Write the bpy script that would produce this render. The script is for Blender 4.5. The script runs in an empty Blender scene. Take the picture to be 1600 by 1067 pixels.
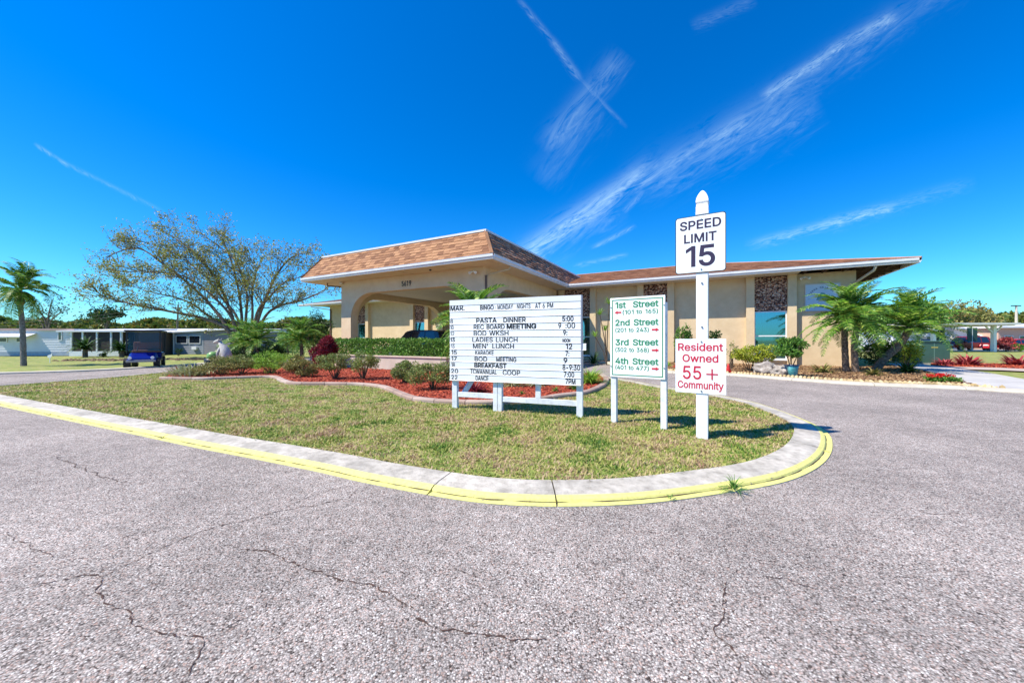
import bpy, bmesh, math, random
import numpy as np
from mathutils import Vector, Matrix, noise as mnoise
R = math.radians
random.seed(7); rng = np.random.default_rng(7)
sc = bpy.context.scene
COL = sc.collection
F = 570.0; CH = 1.30; HV = 532.0          # focal in photo pixels, camera height, horizon row

# ------------------------------------------------------------------ camera, sky, sun, exposure
cam = bpy.data.cameras.new('camera'); camo = bpy.data.objects.new('camera', cam); COL.objects.link(camo)
camo.location = (0, 0, CH); camo.rotation_euler = (R(90), 0, 0)
cam.sensor_width = 36; cam.lens = F / 1600 * 36; cam.clip_start = 0.05; cam.clip_end = 3000
cam.shift_y = -0.001
sc.camera = camo
sc.view_settings.view_transform = 'Standard'; sc.view_settings.look = 'None'
sc.view_settings.gamma = 1; sc.view_settings.use_curve_mapping = False
sc.view_settings.exposure = 0.84
SUNDIR = Vector((-2.28, -0.77, 3.15)).normalized()
sl = bpy.data.lights.new('sun', 'SUN'); so = bpy.data.objects.new('sun', sl); COL.objects.link(so)
sl.energy = 4.2; sl.angle = R(0.5); sl.color = (1.0, 0.925, 0.79)
so.rotation_euler = (-SUNDIR).to_track_quat('-Z', 'Y').to_euler(); so.location = SUNDIR * 60
world = bpy.data.worlds.new('World'); sc.world = world; world.use_nodes = True
wn = world.node_tree; wn.nodes.clear(); WL = wn.links

class NG:
    """tiny helper for node maths"""
    def __init__(s, nt): s.nt = nt
    def n(s, t, **kw):
        x = s.nt.nodes.new(t)
        for k, v in kw.items(): setattr(x, k, v)
        return x
    def m(s, op, a, b=None, c=None, clamp=False):
        x = s.nt.nodes.new('ShaderNodeMath'); x.operation = op; x.use_clamp = clamp
        for i, v in enumerate((a, b, c)):
            if v is None: continue
            if isinstance(v, (int, float)): x.inputs[i].default_value = v
            else: s.nt.links.new(v, x.inputs[i])
        return x.outputs[0]

def build_sky():
    g = NG(wn)
    out = g.n('ShaderNodeOutputWorld'); bg = g.n('ShaderNodeBackground'); bg.inputs[1].default_value = 0.10
    sky = g.n('ShaderNodeTexSky', sky_type='NISHITA', sun_disc=False)
    sky.sun_elevation = math.asin(SUNDIR.z); sky.sun_rotation = math.atan2(SUNDIR.x, SUNDIR.y)
    sky.altitude = 0; sky.air_density = 1.0; sky.dust_density = 0.25; sky.ozone_density = 3.0
    hs = g.n('ShaderNodeHueSaturation'); hs.inputs['Hue'].default_value = 0.497
    hs.inputs['Saturation'].default_value = 1.5; hs.inputs['Value'].default_value = 1.04
    WL.new(sky.outputs[0], hs.inputs['Color'])
    tc = g.n('ShaderNodeTexCoord'); sp = g.n('ShaderNodeSeparateXYZ'); WL.new(tc.outputs['Generated'], sp.inputs[0])
    x, y, z = sp.outputs
    ys = g.m('MAXIMUM', y, 0.02)
    px = g.m('DIVIDE', x, ys); pz = g.m('DIVIDE', z, ys)
    front = g.m('MULTIPLY', g.m('GREATER_THAN', y, 0.03), g.m('GREATER_THAN', z, 0.0))
    streaks = [  # u0,v0,u1,v1, halfwidth px, strength, stretch, noise freq
        (815, 400, 1015, 262, 15, 1.05, 5, 1), (805, 410, 960, 320, 26, .32, 5, 1),
        (1000, 285, 1260, 160, 30, .34, 6, 1), (1120, 215, 1400, 30, 22, .24, 6, 1),
        (1195, 150, 1290, 88, 8, .8, 3, 2), (1290, 85, 1395, 25, 9, .7, 3, 2), (1030, 262, 1170, 185, 10, .4, 4, 2),
        (1380, 40, 1500, -30, 20, .16, 5, 1),
        (812, 2, 862, 62, 4, .42, 2, 3), (862, 62, 905, 122, 5, .5, 2, 3), (905, 122, 975, 195, 3, .22, 2, 3), (855, 225, 968, 90, 16, .40, 5, 1.4),
        (845, 280, 930, 170, 24, .16, 5, 1),
        (1178, 381, 1390, 324, 7, .75, 6, 2), (1290, 352, 1510, 288, 10, .25, 6, 2),
        (56, 226, 105, 258, 2.5, .5, 4, 3), (95, 252, 250, 328, 3, .30, 6, 3),
        (928, 386, 990, 354, 3, .5, 4, 3), (900, 415, 978, 398, 3, .5, 4, 3), (975, 330, 1006, 300, 4, .4, 4, 3),
        (80, 452, 190, 470, 6, .35, 6, 2), (0, 470, 150, 492, 10, .30, 6, 1), (1085, 40, 1175, 0, 9, .2, 5, 2)]
    total = None; fields = {}
    def field(ang, W, stretch):
        key = (ang, W)
        if key not in fields:
            dx, dz = math.cos(R(ang)), math.sin(R(ang))
            al = g.m('ADD', g.m('MULTIPLY', px, dx), g.m('MULTIPLY', pz, dz)); ac = g.m('SUBTRACT', g.m('MULTIPLY', pz, dx), g.m('MULTIPLY', px, dz))
            cx = g.n('ShaderNodeCombineXYZ'); WL.new(g.m('MULTIPLY', al, F / (W * stretch)), cx.inputs[0]); WL.new(g.m('MULTIPLY', ac, 1.6 * F / W), cx.inputs[1]); cx.inputs[2].default_value = ang + W
            nz = g.n('ShaderNodeTexNoise'); nz.inputs['Scale'].default_value = .9; nz.inputs['Detail'].default_value = 7; nz.inputs['Roughness'].default_value = .7
            nz.inputs['Distortion'].default_value = 1.3; WL.new(cx.outputs[0], nz.inputs['Vector'])
            fields[key] = (g.m('MULTIPLY', g.m('SUBTRACT', nz.outputs[0], .36), 3.0, clamp=True), g.m('SUBTRACT', nz.outputs[0], .5))
        return fields[key]
    for i, (u0, v0, u1, v1, hw, st, stretch, fr) in enumerate(streaks):
        a0 = ((u0 - 800) / F, (HV - v0) / F); a1 = ((u1 - 800) / F, (HV - v1) / F)
        dx, dz = a1[0] - a0[0], a1[1] - a0[1]; L = math.hypot(dx, dz); dx /= L; dz /= L; W = hw / F
        ang = math.degrees(math.atan2(dz, dx)); fa = 33 if 25 < ang < 42 else (52 if ang >= 42 else (14 if ang > 0 else -45))
        den, wob = field(fa, 20 if hw > 12 else 8, 3.2)
        rx = g.m('SUBTRACT', px, a0[0]); rz = g.m('SUBTRACT', pz, a0[1])
        al = g.m('ADD', g.m('MULTIPLY', rx, dx), g.m('MULTIPLY', rz, dz))
        ac = g.m('SUBTRACT', g.m('MULTIPLY', rz, dx), g.m('MULTIPLY', rx, dz))
        q = g.m('ADD', g.m('MULTIPLY', ac, 1 / W), g.m('MULTIPLY', wob, 2.2))
        ga = g.m('POWER', 2.718, g.m('MULTIPLY', g.m('MULTIPLY', q, q), -1.0))
        t = g.m('MULTIPLY', al, 1 / L)
        en = g.m('MULTIPLY', g.m('MULTIPLY', g.m('SUBTRACT', 1.08, t), 5.5, clamp=True), g.m('MULTIPLY', g.m('ADD', t, .08), 5.5, clamp=True))
        v = g.m('MULTIPLY', g.m('MULTIPLY', ga, en), g.m('MULTIPLY', den, st))
        total = v if total is None else g.m('ADD', total, v)
    cl = g.m('MULTIPLY', g.m('MINIMUM', g.m('MULTIPLY', total, .52), .6), front)
    mx = g.n('ShaderNodeMix', data_type='RGBA'); WL.new(cl, mx.inputs[0]); 
    tn = g.n('ShaderNodeVectorMath', operation='MULTIPLY'); WL.new(hs.outputs[0], tn.inputs[0]); tn.inputs[1].default_value = (.40, .88, 1.18)
    WL.new(tn.outputs[0], mx.inputs[6])
    mx.inputs[7].default_value = (4.3, 6.3, 7.3, 1)
    WL.new(mx.outputs[2], bg.inputs[0]); WL.new(bg.outputs[0], out.inputs[0])
build_sky()
world.cycles.sampling_method = 'MANUAL'; world.cycles.sample_map_resolution = 512

# ------------------------------------------------------------------ helpers
def P(u, v, z=0.0):
    Y = (CH - z) * F / (v - HV); return Vector(((u - 800) / F * Y, Y, z))
def Q(u, v, Y): return Vector(((u - 800) / F * Y, Y, CH + (HV - v) / F * Y))

def ramp(g, fac, cols):
    r = g.n('ShaderNodeValToRGB'); e = r.color_ramp.elements
    while len(e) < len(cols): e.new(.5)
    while len(e) > len(cols): e.remove(e[-1])
    for i, (p, c) in enumerate(cols): e[i].position = p; e[i].color = (*c, 1)
    g.nt.links.new(fac, r.inputs[0]); return r.outputs[0]

MATS = {}
def M(name, cols, scale=6, rough=.8, bump=0., src='noise', detail=5, metal=0., trans=0., var=0., spec=.5, bscale=None, coord='Object'):
    """procedural material: colours spread by noise, random-per-island or random-per-object; var mixes a second big noise"""
    if name in MATS: return MATS[name]
    m = bpy.data.materials.new(name); m.use_nodes = True; nt = m.node_tree; g = NG(nt)
    b = nt.nodes['Principled BSDF']; b.inputs['Roughness'].default_value = rough; b.inputs['Metallic'].default_value = metal
    b.inputs['Specular IOR Level'].default_value = spec
    tc = g.n('ShaderNodeTexCoord'); co = tc.outputs[coord]
    if not isinstance(cols[0][1], tuple):
        k = len(cols) - 1
        cols = [((i / k if k else 0), c) for i, c in enumerate(cols)]
        if src == 'noise': cols = [(.3 + .4 * p, c) for p, c in cols]
    if src == 'noise':
        n = g.n('ShaderNodeTexNoise'); n.inputs['Scale'].default_value = scale; n.inputs['Detail'].default_value = detail
        n.inputs['Roughness'].default_value = .6; nt.links.new(co, n.inputs['Vector']); fac = n.outputs[0]
    elif src == 'island':
        n = g.n('ShaderNodeNewGeometry'); fac = n.outputs['Random Per Island']
    elif src == 'object':
        n = g.n('ShaderNodeObjectInfo'); fac = n.outputs['Random']
    elif src == 'voronoi':
        n = g.n('ShaderNodeTexVoronoi'); n.inputs['Scale'].default_value = scale; nt.links.new(co, n.inputs['Vector'])
        s = g.n('ShaderNodeSeparateColor'); nt.links.new(n.outputs['Color'], s.inputs[0]); fac = s.outputs[0]
    c = ramp(g, fac, cols)
    if var:
        n2 = g.n('ShaderNodeTexNoise'); n2.inputs['Scale'].default_value = scale * .23 if src == 'noise' else 1.7; n2.inputs['Detail'].default_value = 6
        nt.links.new(co, n2.inputs['Vector'])
        mr = g.n('ShaderNodeMapRange'); mr.inputs[1].default_value = .3; mr.inputs[2].default_value = .7
        mr.inputs[3].default_value = 1 - var; mr.inputs[4].default_value = 1 + var * .6; nt.links.new(n2.outputs[0], mr.inputs[0])
        vm = g.n('ShaderNodeVectorMath', operation='SCALE'); nt.links.new(c, vm.inputs[0]); nt.links.new(mr.outputs[0], vm.inputs['Scale']); c = vm.outputs[0]
    nt.links.new(c, b.inputs['Base Color'])
    if bump:
        n3 = g.n('ShaderNodeTexNoise'); n3.inputs['Scale'].default_value = bscale or scale * 3; n3.inputs['Detail'].default_value = 6
        nt.links.new(co, n3.inputs['Vector'])
        bp = g.n('ShaderNodeBump'); bp.inputs['Strength'].default_value = bump; bp.inputs['Distance'].default_value = .02
        nt.links.new(n3.outputs[0], bp.inputs['Height']); nt.links.new(bp.outputs[0], b.inputs['Normal'])
    if trans:
        t = g.n('ShaderNodeBsdfTranslucent'); nt.links.new(c, t.inputs[0]); ms = g.n('ShaderNodeMixShader'); ms.inputs[0].default_value = trans
        nt.links.new(b.outputs[0], ms.inputs[1]); nt.links.new(t.outputs[0], ms.inputs[2])
        nt.links.new(ms.outputs[0], nt.nodes['Material Output'].inputs[0])
    MATS[name] = m; return m

class MB:
    """collects polygons; build() links them as ONE mesh object"""
    def __init__(s): s.v = []; s.f = []
    def add(s, vs, fs):
        k = len(s.v); s.v += [tuple(p) for p in vs]; s.f += [tuple(i + k for i in f) for f in fs]; return s
    def box(s, x0, x1, y0, y1, z0, z1, M4=None):
        vs = [Vector((x, y, z)) for z in (z0, z1) for y in (y0, y1) for x in (x0, x1)]
        if M4: vs = [M4 @ p for p in vs]
        return s.add(vs, [(0, 2, 3, 1), (4, 5, 7, 6), (0, 1, 5, 4), (2, 6, 7, 3), (0, 4, 6, 2), (1, 3, 7, 5)])
    def bar(s, a, b, w, h, up=Vector((0, 0, 1))):
        a = Vector(a); b = Vector(b); d = (b - a).normalized()
        if abs(d.dot(up)) > .95: up = Vector((0, 1, 0))
        x = d.cross(up).normalized() * w / 2; y = x.cross(d).normalized() * h / 2
        vs = [a - x - y, a + x - y, a + x + y, a - x + y, b - x - y, b + x - y, b + x + y, b - x + y]
        return s.add(vs, [(0, 3, 2, 1), (4, 5, 6, 7), (0, 1, 5, 4), (1, 2, 6, 5), (2, 3, 7, 6), (3, 0, 4, 7)])
    def tube(s, pts, rad, n=8, cap=True):
        pts = [Vector(p) for p in pts]; k0 = len(s.v); m = len(pts)
        if not hasattr(rad, '__len__'): rad = [rad] * m
        ref = Vector((0, 0, 1)); x = None
        for i, p in enumerate(pts):
            d = (pts[min(i + 1, m - 1)] - pts[max(i - 1, 0)])
            d = d.normalized() if d.length > 1e-9 else Vector((0, 0, 1))
            if x is None:
                x = d.cross(ref) if abs(d.z) < .9 else d.cross(Vector((0, 1, 0)))
            else: x = x - d * x.dot(d)
            x.normalize(); y = d.cross(x)
            for j in range(n):
                a = 2 * math.pi * j / n; s.v.append(tuple(p + (x * math.cos(a) + y * math.sin(a)) * rad[i]))
        for i in range(m - 1):
            for j in range(n):
                a = k0 + i * n + j; b = k0 + i * n + (j + 1) % n; s.f.append((a, b, b + n, a + n))
        if cap:
            s.f.append(tuple(k0 + j for j in range(n))[::-1]); s.f.append(tuple(k0 + (m - 1) * n + j for j in range(n)))
        return s
    def prism(s, poly, z0, z1):
        n = len(poly); vs = [(p[0], p[1], z0) for p in poly] + [(p[0], p[1], z1) for p in poly]
        return s.add(vs, [tuple(range(n))[::-1], tuple(range(n, 2 * n))] + [(i, (i + 1) % n, n + (i + 1) % n, n + i) for i in range(n)])
    def prism_xz(s, poly, y0, y1):
        n = len(poly); vs = [(p[0], y0, p[1]) for p in poly] + [(p[0], y1, p[1]) for p in poly]
        return s.add(vs, [tuple(range(n)), tuple(range(n, 2 * n))[::-1]] + [(i, n + i, n + (i + 1) % n, (i + 1) % n) for i in range(n)])
    def lathe(s, prof, n=16, c=(0, 0)):
        k0 = len(s.v); m = len(prof)
        for r, z in prof:
            for j in range(n):
                a = 2 * math.pi * j / n; s.v.append((c[0] + r * math.cos(a), c[1] + r * math.sin(a), z))
        for i in range(m - 1):
            for j in range(n):
                a = k0 + i * n + j; b = k0 + i * n + (j + 1) % n; s.f.append((a, b, b + n, a + n))
        s.f.append(tuple(k0 + j for j in range(n))[::-1]); s.f.append(tuple(k0 + (m - 1) * n + j for j in range(n)))
        return s
    def xf(s, M4): s.v = [tuple(M4 @ Vector(p)) for p in s.v]; return s
    def mesh(s, name, mat, smooth=False):
        me = bpy.data.meshes.new(name); me.from_pydata(s.v, [], s.f); me.materials.append(mat)
        if smooth: me.shade_smooth()
        me.update(); return me
    def build(s, name, mat, parent=None, smooth=False, bevel=0, **tags):
        o = bpy.data.objects.new(name, s.mesh(name, mat, smooth)); COL.objects.link(o)
        if parent: o.parent = parent
        if bevel:
            b = o.modifiers.new('bevel', 'BEVEL'); b.width = bevel; b.segments = 2; b.limit_method = 'ANGLE'
        for k, v in tags.items(): o[k] = v
        return o

def npmesh(name, verts, nper, mat):
    """fast mesh of separate n-gons: verts (N*nper,3)"""
    verts = np.ascontiguousarray(verts, dtype=np.float32).reshape(-1, 3); N = len(verts) // nper
    me = bpy.data.meshes.new(name); me.vertices.add(len(verts)); me.vertices.foreach_set('co', verts.ravel())
    me.loops.add(len(verts)); me.loops.foreach_set('vertex_index', np.arange(len(verts), dtype=np.int32))
    me.polygons.add(N); me.polygons.foreach_set('loop_start', np.arange(0, len(verts), nper, dtype=np.int32))
    me.polygons.foreach_set('loop_total', np.full(N, nper, dtype=np.int32))
    me.materials.append(mat); me.update(calc_edges=True); return me
def link(name, me, parent=None, loc=None, rot=None, **tags):
    o = bpy.data.objects.new(name, me); COL.objects.link(o)
    if parent: o.parent = parent
    if loc is not None: o.location = loc
    if rot is not None: o.rotation_euler = rot
    for k, v in tags.items(): o[k] = v
    return o
def thing(name, label, cat, loc=(0, 0, 0), rz=0, group=None):
    o = bpy.data.objects.new(name, None); COL.objects.link(o); o.location = loc; o.rotation_euler = (0, 0, rz); o.empty_display_size = .2
    o['label'] = label; o['category'] = cat
    if group: o['group'] = group
    return o
def copy_tree(o, loc=None, rz=None, label=None, parent=None):
    c = o.copy(); COL.objects.link(c); c.parent = parent
    if parent is None:
        if loc is not None: c.location = loc
        if rz is not None: c.rotation_euler = (0, 0, rz)
        if label: c['label'] = label
    for ch in list(o.children): copy_tree(ch, parent=c)
    return c

def catmull(pts, step=.25, closed=False):
    pts = [Vector((p[0], p[1], 0)) for p in pts]; n = len(pts); out = []
    for i in range(n if closed else n - 1):
        p0 = pts[(i - 1) % n] if closed or i > 0 else pts[0]; p1 = pts[i]; p2 = pts[(i + 1) % n]; p3 = pts[(i + 2) % n] if closed or i < n - 2 else pts[-1]
        k = max(1, int((p2 - p1).length / step))
        for j in range(k):
            t = j / k
            out.append(.5 * ((2 * p1) + (-p0 + p2) * t + (2 * p0 - 5 * p1 + 4 * p2 - p3) * t * t + (-p0 + 3 * p1 - 3 * p2 + p3) * t ** 3))
    if not closed: out.append(pts[-1])
    return out
def normals2(path, closed=False):
    n = len(path); r = []
    for i in range(n):
        a = path[i - 1] if (closed or i) else path[0]; b = path[(i + 1) % n] if (closed or i < n - 1) else path[-1]
        d = (b - a).normalized(); r.append(Vector((-d.y, d.x, 0)))   # left side
    return r
def sweep(path, nrm, prof, i0, i1, shrink=0.0):
    """profile list (offset to left, z) swept over path[i0:i1+1] as a MB"""
    mb = MB(); vs = []; k = len(prof)
    idx = list(range(i0, i1 + 1))
    for q, i in enumerate(idx):
        p = path[i % len(path)].copy()
        if shrink and q == 0: p += (path[(i + 1) % len(path)] - p).normalized() * shrink
        if shrink and q == len(idx) - 1: p += (path[(i - 1) % len(path)] - p).normalized() * shrink
        for o, z in prof: vs.append(tuple(p + nrm[i % len(path)] * o + Vector((0, 0, z))))
    fs = []
    for q in range(len(idx) - 1):
        for j in range(k - 1):
            a = q * k + j; fs.append((a, a + k, a + k + 1, a + 1))
    fs.append(tuple(range(k))); fs.append(tuple(range((len(idx) - 1) * k, len(idx) * k))[::-1])
    return mb.add(vs, fs)
def inpoly(x, y, poly):
    x = np.asarray(x); y = np.asarray(y); c = np.zeros(x.shape, bool); n = len(poly)
    for i in range(n):
        x1, y1 = poly[i][0], poly[i][1]; x2, y2 = poly[(i + 1) % n][0], poly[(i + 1) % n][1]
        if y1 == y2: continue
        m = ((y1 > y) != (y2 > y)) & (x < (x2 - x1) * (y - y1) / (y2 - y1) + x1); c ^= m
    return c
def flat(name, poly, z, mat, parent=None, **tags):
    mb = MB(); mb.add([(p[0], p[1], z) for p in poly], [tuple(range(len(poly)))])
    o = mb.build(name, mat, parent, **tags)
    if o.data.polygons[0].normal.z < 0: o.data.flip_normals()
    return o

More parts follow.
